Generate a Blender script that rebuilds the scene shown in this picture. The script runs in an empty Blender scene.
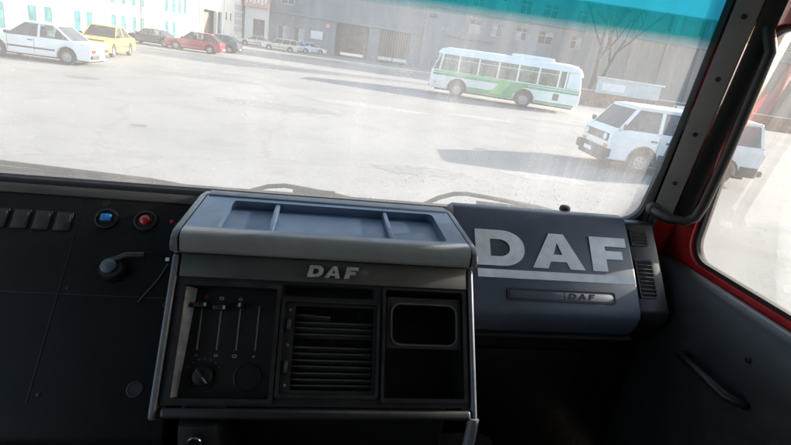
import bpy, bmesh, math, random
from mathutils import Matrix, Vector
R_ = math.radians
scene = bpy.context.scene
COL = scene.collection
random.seed(7)

# ------------------------------------------------------------------ camera
cam_d = bpy.data.cameras.new('camera')
cam_d.sensor_width = 36.0
cam_d.lens = 36.0 * 500.0 / 791.0
cam_d.clip_start = 0.02
cam_d.clip_end = 3000.0
cam = bpy.data.objects.new('camera', cam_d)
COL.objects.link(cam)
PITCH, ROLL, YAW = R_(19.05), R_(8.5), R_(10.0)
fw = Vector((math.sin(YAW) * math.cos(PITCH), math.cos(YAW) * math.cos(PITCH), -math.sin(PITCH)))
r0 = Vector((math.cos(YAW), -math.sin(YAW), 0.0))
u0 = r0.cross(fw)
rr_ = r0 * math.cos(ROLL) + u0 * math.sin(ROLL)
uu_ = u0 * math.cos(ROLL) - r0 * math.sin(ROLL)
mw = Matrix((rr_, uu_, -fw)).transposed().to_4x4()
mw.translation = Vector((0, 0, 2.4))
cam.matrix_world = mw
scene.camera = cam

# ------------------------------------------------------------------ light
SUN_EL = R_(17.5)
SUN_H = Vector((1.0, 0.27, 0)).normalized()
to_sun = Vector((SUN_H.x * math.cos(SUN_EL), SUN_H.y * math.cos(SUN_EL), math.sin(SUN_EL)))
world = bpy.data.worlds.new('World')
scene.world = world
world.use_nodes = True
wn = world.node_tree
wn.nodes.clear()
sky = wn.nodes.new('ShaderNodeTexSky')
sky.sky_type = 'NISHITA'
sky.sun_disc = False
sky.sun_elevation = SUN_EL
sky.sun_rotation = math.atan2(to_sun.x, to_sun.y)
sky.dust_density = 1.6
bg = wn.nodes.new('ShaderNodeBackground')
bg.inputs['Strength'].default_value = 0.15
wo = wn.nodes.new('ShaderNodeOutputWorld')
wn.links.new(sky.outputs[0], bg.inputs['Color'])
wn.links.new(bg.outputs[0], wo.inputs['Surface'])
sun_d = bpy.data.lights.new('sun', 'SUN')
sun_d.energy = 4.5
sun_d.angle = R_(0.5)
sun_d.color = (1.0, 0.92, 0.82)
sun = bpy.data.objects.new('sun', sun_d)
COL.objects.link(sun)
sun.rotation_euler = (-to_sun).to_track_quat('-Z', 'Y').to_euler()
sun.location = to_sun * 60

scene.view_settings.view_transform = 'Standard'
scene.view_settings.look = 'None'
scene.view_settings.gamma = 1.0
scene.view_settings.exposure = 1.62
scene.render.engine = 'CYCLES'
scene.cycles.use_denoising = True
scene.cycles.max_bounces = 10
scene.cycles.transparent_max_bounces = 16
scene.cycles.caustics_reflective = False
scene.cycles.caustics_refractive = False

# ------------------------------------------------------------------ materials
MATS = {}
def nodes_of(name):
    m = bpy.data.materials.new(name)
    m.use_nodes = True
    m.node_tree.nodes.clear()
    MATS[name] = m
    n = m.node_tree.nodes
    out = n.new('ShaderNodeOutputMaterial')
    return m, n, m.node_tree.links, out

def noise(n, l, scale, detail=4.0, vec=None, rough=0.55, dist=0.0):
    t = n.new('ShaderNodeTexNoise')
    t.inputs['Scale'].default_value = scale
    t.inputs['Detail'].default_value = detail
    t.inputs['Roughness'].default_value = rough
    t.inputs['Distortion'].default_value = dist
    if vec is not None:
        l.new(vec, t.inputs['Vector'])
    return t

def ramp(n, l, fac, a, b, ca=(0, 0, 0, 1), cb=(1, 1, 1, 1)):
    r = n.new('ShaderNodeValToRGB')
    r.color_ramp.elements[0].position = a
    r.color_ramp.elements[1].position = b
    r.color_ramp.elements[0].color = ca
    r.color_ramp.elements[1].color = cb
    l.new(fac, r.inputs[0])
    return r

def mixc(n, l, fac, a, b, mode='MIX'):
    m = n.new('ShaderNodeMix')
    m.data_type = 'RGBA'
    m.blend_type = mode
    if hasattr(fac, 'links'):
        l.new(fac, m.inputs[0])
    else:
        m.inputs[0].default_value = fac
    for k, v in ((6, a), (7, b)):
        if hasattr(v, 'links'):
            l.new(v, m.inputs[k])
        else:
            m.inputs[k].default_value = (*v[:3], 1)
    return m.outputs[2]

def mat(name, col, rough=0.5, metal=0.0, var=0.15, scale=8.0, bump=0.0, bscale=200.0, dust=0.0, dustcol=(0.35, 0.32, 0.28), stretch=None, spec=0.5, coat=0.0):
    m, n, l, out = nodes_of(name)
    p = n.new('ShaderNodeBsdfPrincipled')
    p.inputs['Roughness'].default_value = rough
    p.inputs['Metallic'].default_value = metal
    p.inputs['Specular IOR Level'].default_value = spec
    p.inputs['Coat Weight'].default_value = coat
    tc = n.new('ShaderNodeTexCoord')
    vec = tc.outputs['Object']
    if stretch:
        mp = n.new('ShaderNodeMapping')
        mp.inputs['Scale'].default_value = stretch
        l.new(vec, mp.inputs['Vector'])
        vec2 = mp.outputs[0]
    else:
        vec2 = vec
    t = noise(n, l, scale, 6.0, vec2, 0.6)
    rp = ramp(n, l, t.outputs[0], 0.32, 0.68)
    lo = tuple(max(0, c * (1 - var)) for c in col)
    hi = tuple(min(1, c * (1 + var)) for c in col)
    c = mixc(n, l, rp.outputs[0], lo, hi)
    if dust > 0:
        t2 = noise(n, l, scale * 2.3, 8.0, vec, 0.7)
        r2 = ramp(n, l, t2.outputs[0], 0.45, 0.8, (0, 0, 0, 1), (dust, dust, dust, 1))
        c = mixc(n, l, r2.outputs[0], c, dustcol)
        rr2 = ramp(n, l, t2.outputs[0], 0.4, 0.7, (rough, rough, rough, 1), (min(1, rough + .2),) * 3 + (1,))
        l.new(rr2.outputs[0], p.inputs['Roughness'])
    l.new(c, p.inputs['Base Color'])
    if bump > 0:
        t3 = noise(n, l, bscale, 3.0, vec)
        b = n.new('ShaderNodeBump')
        b.inputs['Strength'].default_value = bump
        b.inputs['Distance'].default_value = 0.4 / bscale
        l.new(t3.outputs[0], b.inputs['Height'])
        l.new(b.outputs[0], p.inputs['Normal'])
    l.new(p.outputs[0], out.inputs['Surface'])
    return m

# interior plastics
mat('plastic_tray_sky', (0.070, 0.112, 0.185), 0.36, var=0.12, scale=6, bump=0.25, bscale=700, dust=0.3, dustcol=(0.20, 0.19, 0.17))  # blue-grey plastic, its blue deepened to hold the sky's reflection
mat('plastic_lip_lit', (0.22, 0.225, 0.23), 0.42, var=0.14, scale=7, bump=0.25, bscale=700, dust=0.35, dustcol=(0.20, 0.19, 0.17))  # light on the lip put into a paler grey than the tray
mat('plastic_dash', (0.066, 0.084, 0.115), 0.38, var=0.14, scale=5, bump=0.3, bscale=600, dust=0.3, dustcol=(0.16, 0.155, 0.15))  # blue-grey plastic with some reflected sky blue mixed into the colour
mat('plastic_door', (0.016, 0.019, 0.023), 0.45, var=0.14, scale=5, bump=0.3, bscale=600, dust=0.25, dustcol=(0.05, 0.05, 0.05))
mat('plastic_switch', (0.0065, 0.0068, 0.0074), 0.5, var=0.2, scale=5, bump=0.3, bscale=600, spec=0.2, dust=0.25, dustcol=(0.02, 0.019, 0.018))
mat('plastic_strip_lit', (0.055, 0.053, 0.047), 0.45, var=0.2, scale=9, bump=0.3, bscale=600, dust=0.4, dustcol=(0.09, 0.085, 0.075))  # light falling on these strips is put into the warm, raised tone
mat('bezel', (0.015, 0.015, 0.0165), 0.35, var=0.2, scale=14, dust=0.3, dustcol=(0.07, 0.065, 0.06))
mat('plastic_panel', (0.0125, 0.0122, 0.0128), 0.42, var=0.15, scale=6, bump=0.2, bscale=700, dust=0.25, dustcol=(0.04, 0.035, 0.03))
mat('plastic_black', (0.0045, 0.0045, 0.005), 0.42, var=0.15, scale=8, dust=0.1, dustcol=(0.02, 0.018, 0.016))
mat('plastic_trim', (0.05, 0.046, 0.042), 0.5, var=0.12, scale=7, bump=0.25, bscale=600, dust=0.2, dustcol=(0.16, 0.14, 0.12))
mat('cheek_paint', (0.11, 0.12, 0.135), 0.38, var=0.2, scale=9, dust=0.3, dustcol=(0.30, 0.28, 0.25))
mat('pillar_plastic', (0.21, 0.205, 0.20), 0.5, var=0.1, scale=7, bump=0.25, bscale=600, dust=0.2, dustcol=(0.16, 0.14, 0.12))
mat('cabin_lining', (0.34, 0.32, 0.30), 0.8, var=0.2, scale=6, bump=0.3, bscale=300)
mat('wedge_sunlit', (0.17, 0.175, 0.18), 0.5, var=0.3, scale=40)  # recess side wall in pale grey, its sunlight put into the colour
mat('carpet', (0.045, 0.035, 0.028), 0.95, var=0.4, scale=30, bump=0.8, bscale=400)
mat('rubber', (0.012, 0.012, 0.013), 0.7, var=0.2)
mat('decal_silver', (0.72, 0.76, 0.80), 0.45, var=0.16, scale=14, dust=0.35, dustcol=(0.40, 0.40, 0.40))
mat('emblem_metal', (0.36, 0.355, 0.37), 0.35, metal=0.0, var=0.25, scale=60)
mat('print_white', (0.35, 0.35, 0.36), 0.5, var=0.1)
mat('print_red', (0.45, 0.02, 0.02), 0.4, var=0.1)
mat('print_blue', (0.02, 0.12, 0.5), 0.4, var=0.1)
mat('cap_blue', (0.03, 0.22, 0.55), 0.25, var=0.15, scale=90)
mat('cap_red', (0.42, 0.02, 0.015), 0.25, var=0.2, scale=90)
mat('chrome', (0.6, 0.6, 0.62), 0.2, metal=1.0, var=0.1)
mat('red_paint', (0.42, 0.012, 0.014), 0.3, var=0.12, scale=4, coat=0.4, dust=0.12)
mat('wiper_grey', (0.016, 0.016, 0.0155), 0.6, var=0.3, scale=30)
mat('wiper_black', (0.012, 0.012, 0.012), 0.6, var=0.2, scale=30, dust=0.2, dustcol=(.08, .08, .075))
# outside
mat('bus_white', (0.74, 0.80, 0.80), 0.4, var=0.05, scale=1.5, dust=0.2, dustcol=(0.5, 0.48, 0.42), coat=0.2)
mat('bus_green', (0.025, 0.31, 0.13), 0.4, var=0.1, scale=2, dust=0.12, dustcol=(0.4, 0.4, 0.33), coat=0.2)
mat('bus_light_green', (0.16, 0.50, 0.15), 0.4, var=0.1, scale=2, dust=0.12, dustcol=(0.4, 0.4, 0.33), coat=0.2)
mat('seat_cloth', (0.20, 0.19, 0.16), 0.9, var=0.3, scale=6)
mat('tyre', (0.03, 0.03, 0.03), 0.85, var=0.3, scale=10, dust=0.5, dustcol=(0.18, 0.17, 0.15))
mat('rim_grey', (0.42, 0.42, 0.42), 0.45, metal=0.3, var=0.15, scale=12)
mat('under_black', (0.015, 0.015, 0.015), 0.9, var=0.2)
mat('paint_white', (0.78, 0.80, 0.82), 0.3, var=0.04, scale=2, dust=0.12, coat=0.4)
mat('paint_yellow', (0.78, 0.52, 0.10), 0.3, var=0.06, scale=2, dust=0.12, coat=0.4)
mat('paint_red', (0.34, 0.025, 0.04), 0.3, var=0.1, scale=2, dust=0.15, coat=0.4)
mat('paint_teal', (0.03, 0.09, 0.12), 0.3, var=0.1, scale=2, dust=0.15, coat=0.4)
mat('paint_dark', (0.06, 0.065, 0.075), 0.3, var=0.1, scale=2, dust=0.15, coat=0.4)
mat('paint_beige', (0.52, 0.50, 0.45), 0.3, var=0.06, scale=2, dust=0.15, coat=0.4)
mat('paint_silver', (0.48, 0.50, 0.52), 0.3, metal=0.4, var=0.06, scale=2, dust=0.15, coat=0.4)
mat('paint_pale_blue', (0.48, 0.62, 0.76), 0.3, var=0.05, scale=2, dust=0.12, coat=0.4)
mat('bumper_black', (0.035, 0.036, 0.038), 0.6, var=0.2, scale=6, dust=0.5, dustcol=(.2, .19, .18))
mat('lamp_red', (0.5, 0.02, 0.02), 0.2, var=0.1)
mat('lamp_clear', (0.75, 0.76, 0.74), 0.15, var=0.08, scale=20, coat=0.6)
mat('lamp_amber', (0.75, 0.28, 0.03), 0.2, var=0.08)
mat('pane_pale', (0.45, 0.50, 0.50), 0.2, var=0.2, scale=1.5)
mat('seat_dark', (0.035, 0.036, 0.04), 0.8, var=0.2)
mat('wall_white', (0.76, 0.75, 0.72), 0.85, var=0.06, scale=0.7, dust=0.15, dustcol=(0.5, 0.46, 0.4), bump=0.2, bscale=12)
mat('wall_pink', (0.72, 0.36, 0.30), 0.85, var=0.25, scale=1.2, dust=0.5, dustcol=(0.72, 0.68, 0.64))
mat('pane_teal', (0.045, 0.16, 0.175), 0.35, var=0.3, scale=1.5, spec=0.35)
mat('pane_dark', (0.07, 0.085, 0.11), 0.12, var=0.3, scale=1.0, spec=0.7)
mat('frame_white', (0.62, 0.62, 0.60), 0.6, var=0.1, scale=3)
mat('concrete_grey', (0.225, 0.25, 0.285), 0.9, var=0.22, scale=0.35, dust=0.3, dustcol=(0.38, 0.36, 0.34), stretch=(1.6, 1.6, 0.35), bump=0.3, bscale=8)
mat('concrete_pale', (0.265, 0.295, 0.335), 0.9, var=0.2, scale=0.3, dust=0.3, dustcol=(0.32, 0.30, 0.29), stretch=(1.6, 1.6, 0.3), bump=0.3, bscale=8)
mat('facade_brown', (0.30, 0.26, 0.235), 0.9, var=0.2, scale=0.5, dust=0.4, dustcol=(0.40, 0.37, 0.35), stretch=(2.0, 2.0, 0.3), bump=0.4, bscale=6)
mat('gate_dark', (0.075, 0.075, 0.085), 0.7, var=0.3, scale=1.0)
mat('sheet_blue', (0.12, 0.19, 0.34), 0.6, var=0.15, scale=1)
mat('sign_white', (0.76, 0.77, 0.78), 0.5, var=0.08, scale=2)
mat('banner_blue', (0.50, 0.55, 0.57), 0.6, var=0.12, scale=1.2)
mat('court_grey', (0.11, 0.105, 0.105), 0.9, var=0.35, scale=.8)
mat('brick_red', (0.26, 0.15, 0.12), 0.9, var=0.35, scale=3, dust=0.4, dustcol=(0.4, 0.34, 0.3))
mat('steel_grey', (0.25, 0.25, 0.25), 0.5, metal=0.5, var=0.2, scale=3)
mat('post_brown', (0.20, 0.15, 0.13), 0.7, var=0.2, scale=3)
mat('bark', (0.04, 0.033, 0.03), 0.95, var=0.35, scale=6, bump=0.8, bscale=25)
mat('kerb_stone', (0.40, 0.385, 0.36), 0.9, var=0.15, scale=2, bump=0.4, bscale=30)
mat('asphalt_patch', (0.16, 0.155, 0.15), 0.9, var=0.25, scale=4, bump=0.5, bscale=60)
mat('patch_dark', (0.215, 0.210, 0.202), 0.92, var=0.22, scale=5, bump=0.5, bscale=40)
mat('patch_pale', (0.30, 0.292, 0.278), 0.92, var=0.2, scale=4, bump=0.5, bscale=40)
mat('stone', (0.42, 0.40, 0.37), 0.9, var=0.3, scale=10)
mat('leaf_litter', (0.20, 0.15, 0.10), 0.9, var=0.4, scale=10)

def build_ground_mat():
    m, n, l, out = nodes_of('yard_concrete')
    p = n.new('ShaderNodeBsdfPrincipled')
    p.inputs['Roughness'].default_value = 0.92
    p.inputs['Specular IOR Level'].default_value = 0.25
    tc = n.new('ShaderNodeTexCoord')
    v = tc.outputs['Object']
    big = noise(n, l, 0.09, 5, v, 0.6, 0.4)
    mid = noise(n, l, 0.75, 7, v, 0.65, 0.3)
    fine = noise(n, l, 14.0, 6, v, 0.7)
    c = mixc(n, l, ramp(n, l, big.outputs[0], 0.35, 0.68).outputs[0], (0.240, 0.233, 0.220), (0.335, 0.326, 0.309))
    c = mixc(n, l, ramp(n, l, mid.outputs[0], 0.50, 0.78, (0, 0, 0, 1), (.6, .6, .6, 1)).outputs[0], c, (0.185, 0.176, 0.163))
    c = mixc(n, l, ramp(n, l, fine.outputs[0], 0.52, 0.75, (0, 0, 0, 1), (.4, .4, .4, 1)).outputs[0], c, (0.15, 0.143, 0.135))
    # cracks
    wv = n.new('ShaderNodeVectorMath'); wv.operation = 'MULTIPLY_ADD'
    l.new(mid.outputs[1], wv.inputs[0]); wv.inputs[1].default_value = (1.5, 1.5, 0); l.new(v, wv.inputs[2])
    vo = n.new('ShaderNodeTexVoronoi'); vo.feature = 'DISTANCE_TO_EDGE'
    vo.inputs['Scale'].default_value = 0.16
    l.new(wv.outputs[0], vo.inputs['Vector'])
    ck = ramp(n, l, vo.outputs['Distance'], 0.002, 0.009, (.30, .30, .30, 1), (0, 0, 0, 1))
    c = mixc(n, l, ck.outputs[0], c, (0.17, 0.16, 0.15))
    # dark oil spots
    sp = noise(n, l, 0.45, 2, v, 0.4)
    c = mixc(n, l, ramp(n, l, sp.outputs[0], 0.70, 0.76, (0, 0, 0, 1), (.35, .35, .35, 1)).outputs[0], c, (0.15, 0.145, 0.14))
    l.new(c, p.inputs['Base Color'])
    b = n.new('ShaderNodeBump'); b.inputs['Strength'].default_value = 0.55; b.inputs['Distance'].default_value = 0.02
    hh = noise(n, l, 9.0, 8, v, 0.72)
    l.new(hh.outputs[0], b.inputs['Height'])
    l.new(b.outputs[0], p.inputs['Normal'])
    l.new(p.outputs[0], out.inputs['Surface'])
build_ground_mat()

def glass_mat(name, tint, refl=1.0, dust_lo=0.0, dust_hi=0.0, dustcol=(0.75, 0.74, 0.72), streaks=False):
    """pane: clear glass that reflects by Fresnel, with a film of dust that scatters light through"""
    m, n, l, out = nodes_of(name)
    tr = n.new('ShaderNodeBsdfTransparent'); tr.inputs[0].default_value = (*tint, 1)
    gl = n.new('ShaderNodeBsdfGlossy'); gl.inputs['Roughness'].default_value = 0.02
    fr = n.new('ShaderNodeFresnel'); fr.inputs[0].default_value = 1.45
    ml = n.new('ShaderNodeMath'); ml.operation = 'MULTIPLY'; ml.inputs[1].default_value = refl
    l.new(fr.outputs[0], ml.inputs[0])
    ms = n.new('ShaderNodeMixShader')
    l.new(ml.outputs[0], ms.inputs[0]); l.new(tr.outputs[0], ms.inputs[1]); l.new(gl.outputs[0], ms.inputs[2])
    last = ms.outputs[0]
    if dust_hi > 0:
        tc = n.new('ShaderNodeTexCoord')
        v = tc.outputs['Object']
        t1 = noise(n, l, 2.2, 6, v, 0.6)
        f = ramp(n, l, t1.outputs[0], 0.3, 0.75, (dust_lo,) * 3 + (1,), (dust_hi,) * 3 + (1,)).outputs[0]
        if streaks:
            mp = n.new('ShaderNodeMapping'); mp.inputs['Scale'].default_value = (15.0, 1.0, 1.1)
            mp.inputs['Rotation'].default_value = (0, R_(6), 0)
            l.new(v, mp.inputs[0])
            t2 = noise(n, l, 1.0, 5, mp.outputs[0], 0.6, 0.3)
            st = ramp(n, l, t2.outputs[0], 0.44, 0.86, (0, 0, 0, 1), (.26, .26, .26, 1))
            msk = noise(n, l, 1.3, 3, v, 0.5)
            mk = ramp(n, l, msk.outputs[0], 0.38, 0.68)
            a = n.new('ShaderNodeMath'); a.operation = 'MULTIPLY'
            l.new(st.outputs[0], a.inputs[0]); l.new(mk.outputs[0], a.inputs[1])
            t4 = noise(n, l, 160.0, 2, v, 0.5)
            sp = ramp(n, l, t4.outputs[0], 0.66, 0.74, (0, 0, 0, 1), (.12, .12, .12, 1))
            a2 = n.new('ShaderNodeMath'); a2.operation = 'ADD'
            l.new(a.outputs[0], a2.inputs[0]); l.new(sp.outputs[0], a2.inputs[1])
            a3 = n.new('ShaderNodeMath'); a3.operation = 'ADD'; a3.use_clamp = True
            l.new(a2.outputs[0], a3.inputs[0]); l.new(f, a3.inputs[1])
            f = a3.outputs[0]
        tl = n.new('ShaderNodeBsdfTranslucent'); tl.inputs[0].default_value = (*dustcol, 1)
        df = n.new('ShaderNodeBsdfDiffuse'); df.inputs[0].default_value = (*dustcol, 1)
        m1 = n.new('ShaderNodeMixShader'); m1.inputs[0].default_value = 0.25
        l.new(tl.outputs[0], m1.inputs[1]); l.new(df.outputs[0], m1.inputs[2])
        m2 = n.new('ShaderNodeMixShader')
        l.new(f, m2.inputs[0]); l.new(last, m2.inputs[1]); l.new(m1.outputs[0], m2.inputs[2])
        last = m2.outputs[0]
    l.new(last, out.inputs['Surface'])
    return m
glass_mat('windscreen_glass', (0.95, 0.975, 0.97), 0.5, 0.17, 0.30, streaks=True)
glass_mat('door_glass', (0.95, 0.97, 0.97), 0.3, 0.05, 0.12)
glass_mat('car_glass', (0.60, 0.66, 0.66), 1.0, 0.05, 0.18)
glass_mat('van_pane', (0.42, 0.50, 0.58), 1.0, 0.04, 0.12)
glass_mat('bus_glass', (0.62, 0.70, 0.70), 1.0, 0.10, 0.3)

def film_mat():
    m, n, l, out = nodes_of('sun_film')
    tc = n.new('ShaderNodeTexCoord')
    sx = n.new('ShaderNodeSeparateXYZ'); l.new(tc.outputs['Generated'], sx.inputs[0])
    r = n.new('ShaderNodeValToRGB')
    e = r.color_ramp.elements
    e[0].position = 0.0; e[0].color = (0.85, 0.95, 0.95, 1)
    e[1].position = 1.0; e[1].color = (0.03, 0.40, 0.62, 1)
    for pos, c in ((0.10, (0.05, 0.46, 0.50, 1)), (0.268, (0.025, 0.40, 0.47, 1)), (0.285, (0.04, 0.50, 0.68, 1))):
        x = e.new(pos); x.color = c
    l.new(sx.outputs['Z'], r.inputs[0])
    tr = n.new('ShaderNodeBsdfTransparent'); l.new(r.outputs[0], tr.inputs[0])
    tl = n.new('ShaderNodeBsdfTranslucent'); l.new(r.outputs[0], tl.inputs[0])
    fr = ramp(n, l, sx.outputs['Z'], 0.0, 0.29)
    e = fr.color_ramp.elements
    e[0].color = (0, 0, 0, 1); e[1].color = (.5, .5, .5, 1)
    for pos, c in ((0.10, .12), (0.275, .18)):
        x = e.new(pos); x.color = (c, c, c, 1)
    ms = n.new('ShaderNodeMixShader')
    l.new(fr.outputs[0], ms.inputs[0]); l.new(tr.outputs[0], ms.inputs[1]); l.new(tl.outputs[0], ms.inputs[2])
    l.new(ms.outputs[0], out.inputs['Surface'])
film_mat()

# ------------------------------------------------------------------ mesh helpers
def fill2d(loops, depth):
    cu = bpy.data.curves.new('tmp', 'CURVE')
    cu.dimensions = '2D'; cu.fill_mode = 'BOTH'; cu.extrude = depth / 2
    for lp in loops:
        s = cu.splines.new('POLY'); s.points.add(len(lp) - 1)
        for i, (x, y) in enumerate(lp):
            s.points[i].co = (x, y, 0, 1)
        s.use_cyclic_u = True
    o = bpy.data.objects.new('tmp', cu)
    COL.objects.link(o)
    dg = bpy.context.evaluated_depsgraph_get()
    me = bpy.data.meshes.new_from_object(o.evaluated_get(dg))
    v = [tuple(p.co) for p in me.vertices]
    f = [tuple(p.vertices) for p in me.polygons]
    bpy.data.objects.remove(o); bpy.data.curves.remove(cu); bpy.data.meshes.remove(me)
    return v, f

def rrect(x0, y0, x1, y1, r=0.0, k=5):
    if r <= 0:
        return [(x0, y0), (x1, y0), (x1, y1), (x0, y1)]
    out = []
    for cx, cy, a0 in ((x1 - r, y0 + r, -90), (x1 - r, y1 - r, 0), (x0 + r, y1 - r, 90), (x0 + r, y0 + r, 180)):
        for i in range(k + 1):
            a = R_(a0 + 90.0 * i / k)
            out.append((cx + r * math.cos(a), cy + r * math.sin(a)))
    return out

class MB:
    def __init__(s):
        s.v = []; s.f = []
    def add(s, v, f, M=None):
        k = len(s.v)
        s.v += [tuple(M @ Vector(p)) if M is not None else tuple(p) for p in v]
        s.f += [tuple(i + k for i in q) for q in f]
        return s
    def box(s, x0, x1, y0, y1, z0, z1, M=None):
        v = [(x, y, z) for x in (x0, x1) for y in (y0, y1) for z in (z0, z1)]
        f = [(0, 1, 3, 2), (4, 6, 7, 5), (0, 4, 5, 1), (2, 3, 7, 6), (0, 2, 6, 4), (1, 5, 7, 3)]
        return s.add(v, f, M)
    def prism(s, poly, a, b, axis='X', M=None):
        n = len(poly)
        if axis == 'X':
            P = lambda p, t: (t, p[0], p[1])
        elif axis == 'Y':
            P = lambda p, t: (p[0], t, p[1])
        else:
            P = lambda p, t: (p[0], p[1], t)
        v = [P(p, a) for p in poly] + [P(p, b) for p in poly]
        f = [tuple(range(n)), tuple(range(2 * n - 1, n - 1, -1))]
        f += [(i, i + n, (i + 1) % n + n, (i + 1) % n) for i in range(n)]
        return s.add(v, f, M)
    def fill(s, loops, depth, M=None, w=0.0):
        v, f = fill2d(loops, depth)
        return s.add([(x, y, z + w) for x, y, z in v], f, M)
    def hexa(s, b, t, M=None):
        """two quads (4 pts each), joined"""
        v = list(b) + list(t)
        f = [(3, 2, 1, 0), (4, 5, 6, 7)] + [(i, (i + 1) % 4, (i + 1) % 4 + 4, i + 4) for i in range(4)]
        return s.add(v, f, M)
    def slab(s, q, th, M=None):
        q = [Vector(p) for p in q]
        n = (q[1] - q[0]).cross(q[2] - q[0]).normalized() * th
        m = len(q)
        v = [p + n for p in q] + [p - n for p in q]
        f = [tuple(range(m)), tuple(range(2 * m - 1, m - 1, -1))] + [(i, i + m, (i + 1) % m + m, (i + 1) % m) for i in range(m)]
        return s.add(v, f, M)
    def tube(s, path, rad, n=8, M=None, caps=True, flat=1.0):
        path = [Vector(p) for p in path]
        if not hasattr(rad, '__len__'):
            rad = [rad] * len(path)
        v = []; f = []
        prev = None
        for i, p in enumerate(path):
            d = (path[min(i + 1, len(path) - 1)] - path[max(i - 1, 0)]).normalized()
            ref = prev if prev is not None else (Vector((0, 0, 1)) if abs(d.z) < .9 else Vector((1, 0, 0)))
            a = d.cross(ref).normalized(); b = a.cross(d).normalized()
            prev = b
            for k in range(n):
                t = 2 * math.pi * k / n
                v.append(p + (a * math.cos(t) + b * math.sin(t) * flat) * rad[i])
        for i in range(len(path) - 1):
            for k in range(n):
                f.append((i * n + k, i * n + (k + 1) % n, (i + 1) * n + (k + 1) % n, (i + 1) * n + k))
        if caps:
            f.append(tuple(range(n - 1, -1, -1)))
            f.append(tuple(range((len(path) - 1) * n, len(path) * n)))
        return s.add(v, f, M)
    def lathe(s, prof, n=24, M=None):
        """prof: (r, z) about local Z"""
        v = []; f = []
        m = len(prof)
        for k in range(n):
            t = 2 * math.pi * k / n
            for r, z in prof:
                v.append((r * math.cos(t), r * math.sin(t), z))
        for k in range(n):
            for i in range(m - 1):
                a = k * m + i; b = ((k + 1) % n) * m + i
                f.append((a, b, b + 1, a + 1))
        return s.add(v, f, M)
    def loft(s, rings, M=None, caps=True):
        n = len(rings[0]); v = [p for r in rings for p in r]; f = []
        for i in range(len(rings) - 1):
            for k in range(n):
                f.append((i * n + k, i * n + (k + 1) % n, (i + 1) * n + (k + 1) % n, (i + 1) * n + k))
        if caps:
            f.append(tuple(range(n - 1, -1, -1))); f.append(tuple(range((len(rings) - 1) * n, len(rings) * n)))
        return s.add(v, f, M)

class Thing:
    def __init__(s, name, label, cat, base=(0, 0, 0), M=None, group=None, sub=None):
        """M places the thing's own frame in the world; base is the point of that frame the Empty stands on"""
        s.base = Vector(base)
        o = bpy.data.objects.new(name, None)
        o.empty_display_size = 0.2
        COL.objects.link(o)
        M = M if M is not None else Matrix.Identity(4)
        o.matrix_world = M @ Matrix.Translation(s.base)
        o['label'] = label; o['category'] = cat
        if group:
            o['group'] = group
        s.o = o
    def part(s, name, mb, m, parent=None, bevel=0.0, seg=2, smooth=None, kind=None, label=None):
        o = mesh_obj(name, mb, m, bevel, seg, smooth, s.base)
        o.parent = parent if parent is not None else s.o
        if kind: o['kind'] = kind
        if label: o['label'] = label
        return o

def mesh_obj(name, mb, m, bevel=0.0, seg=2, smooth=None, base=Vector((0, 0, 0))):
    me = bpy.data.meshes.new(name)
    me.from_pydata([(p[0] - base[0], p[1] - base[1], p[2] - base[2]) for p in mb.v], [], mb.f)
    bm = bmesh.new(); bm.from_mesh(me)
    bmesh.ops.recalc_face_normals(bm, faces=bm.faces[:])
    if bevel > 0:
        ed = [e for e in bm.edges if len(e.link_faces) == 2 and e.calc_face_angle(0) > R_(25)]
        bmesh.ops.bevel(bm, geom=ed, offset=bevel, segments=seg, profile=0.5, affect='EDGES', clamp_overlap=True)
    bm.to_mesh(me); bm.free()
    if smooth is None:
        smooth = 40 if bevel > 0 else None
    if smooth:
        me.shade_smooth()
        me.set_sharp_from_angle(angle=R_(smooth))
    me.materials.append(MATS[m])
    o = bpy.data.objects.new(name, me)
    COL.objects.link(o)
    return o

def struct(name, mb, m, M=None, bevel=0.0, label=None):
    o = mesh_obj(name, mb, m, bevel)
    if M is not None:
        o.matrix_world = M
    o['kind'] = 'structure'
    return o

def at(x, y, rz, z=0.0):
    return Matrix.Translation((x, y, z)) @ Matrix.Rotation(rz, 4, 'Z')

# ================================================================== THE YARD OUTSIDE
g = MB()
g.add([(-900, -300, 0), (900, -300, 0), (900, 1500, 0), (-900, 1500, 0)], [(0, 1, 2, 3)])
struct('ground', g, 'yard_concrete')

def sheet(name, pts, m, z=0.004):
    b = MB(); b.add([(x, y, z) for x, y in pts], [tuple(range(len(pts)))])
    return struct(name, b, m)
def blob(cx, cy, rx, ry, n=18, seed=1):
    r = random.Random(seed)
    return [(cx + rx * math.cos(2 * math.pi * i / n) * r.uniform(.75, 1.1), cy + ry * math.sin(2 * math.pi * i / n) * r.uniform(.7, 1.1)) for i in range(n)]
sheet('paving_joint', [(-40, 33.2), (-11, 33.25), (-3, 33.0), (-3, 33.1), (-11, 33.37), (-40, 33.32)], 'asphalt_patch')
sheet('pothole', blob(-3.95, 11.75, 0.2, 0.17, 16, 3), 'asphalt_patch')
sheet('oil_stain', blob(-8.0, 18.6, .55, .45, 18, 5), 'asphalt_patch')
for k, (x0, x1, y) in enumerate(((2.0, 9.5, 56.0), (2.5, 10.0, 60.0))):
    b = MB(); b.box(x0, x1, y, y + 1.2, -0.05, 0.12)
    struct('kerb', b, 'kerb_stone', bevel=0.03)

for k, (cx, cy, rx, ry) in enumerate(((2.2, 10.3, 1.1, .5), (5.6, 11.2, 1.3, .6), (-1.5, 17.5, 2.2, .9), (1.8, 21, 2.6, .8), (-5, 24, 2.5, 1.0), (7, 22, 1.8, .6), (12, 24, 2.4, .8))):
    sheet('repair_patch', blob(cx, cy, rx, ry, 40, 20 + k), 'patch_pale' if k % 2 else 'patch_dark', .004 + .0002 * k)
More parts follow.
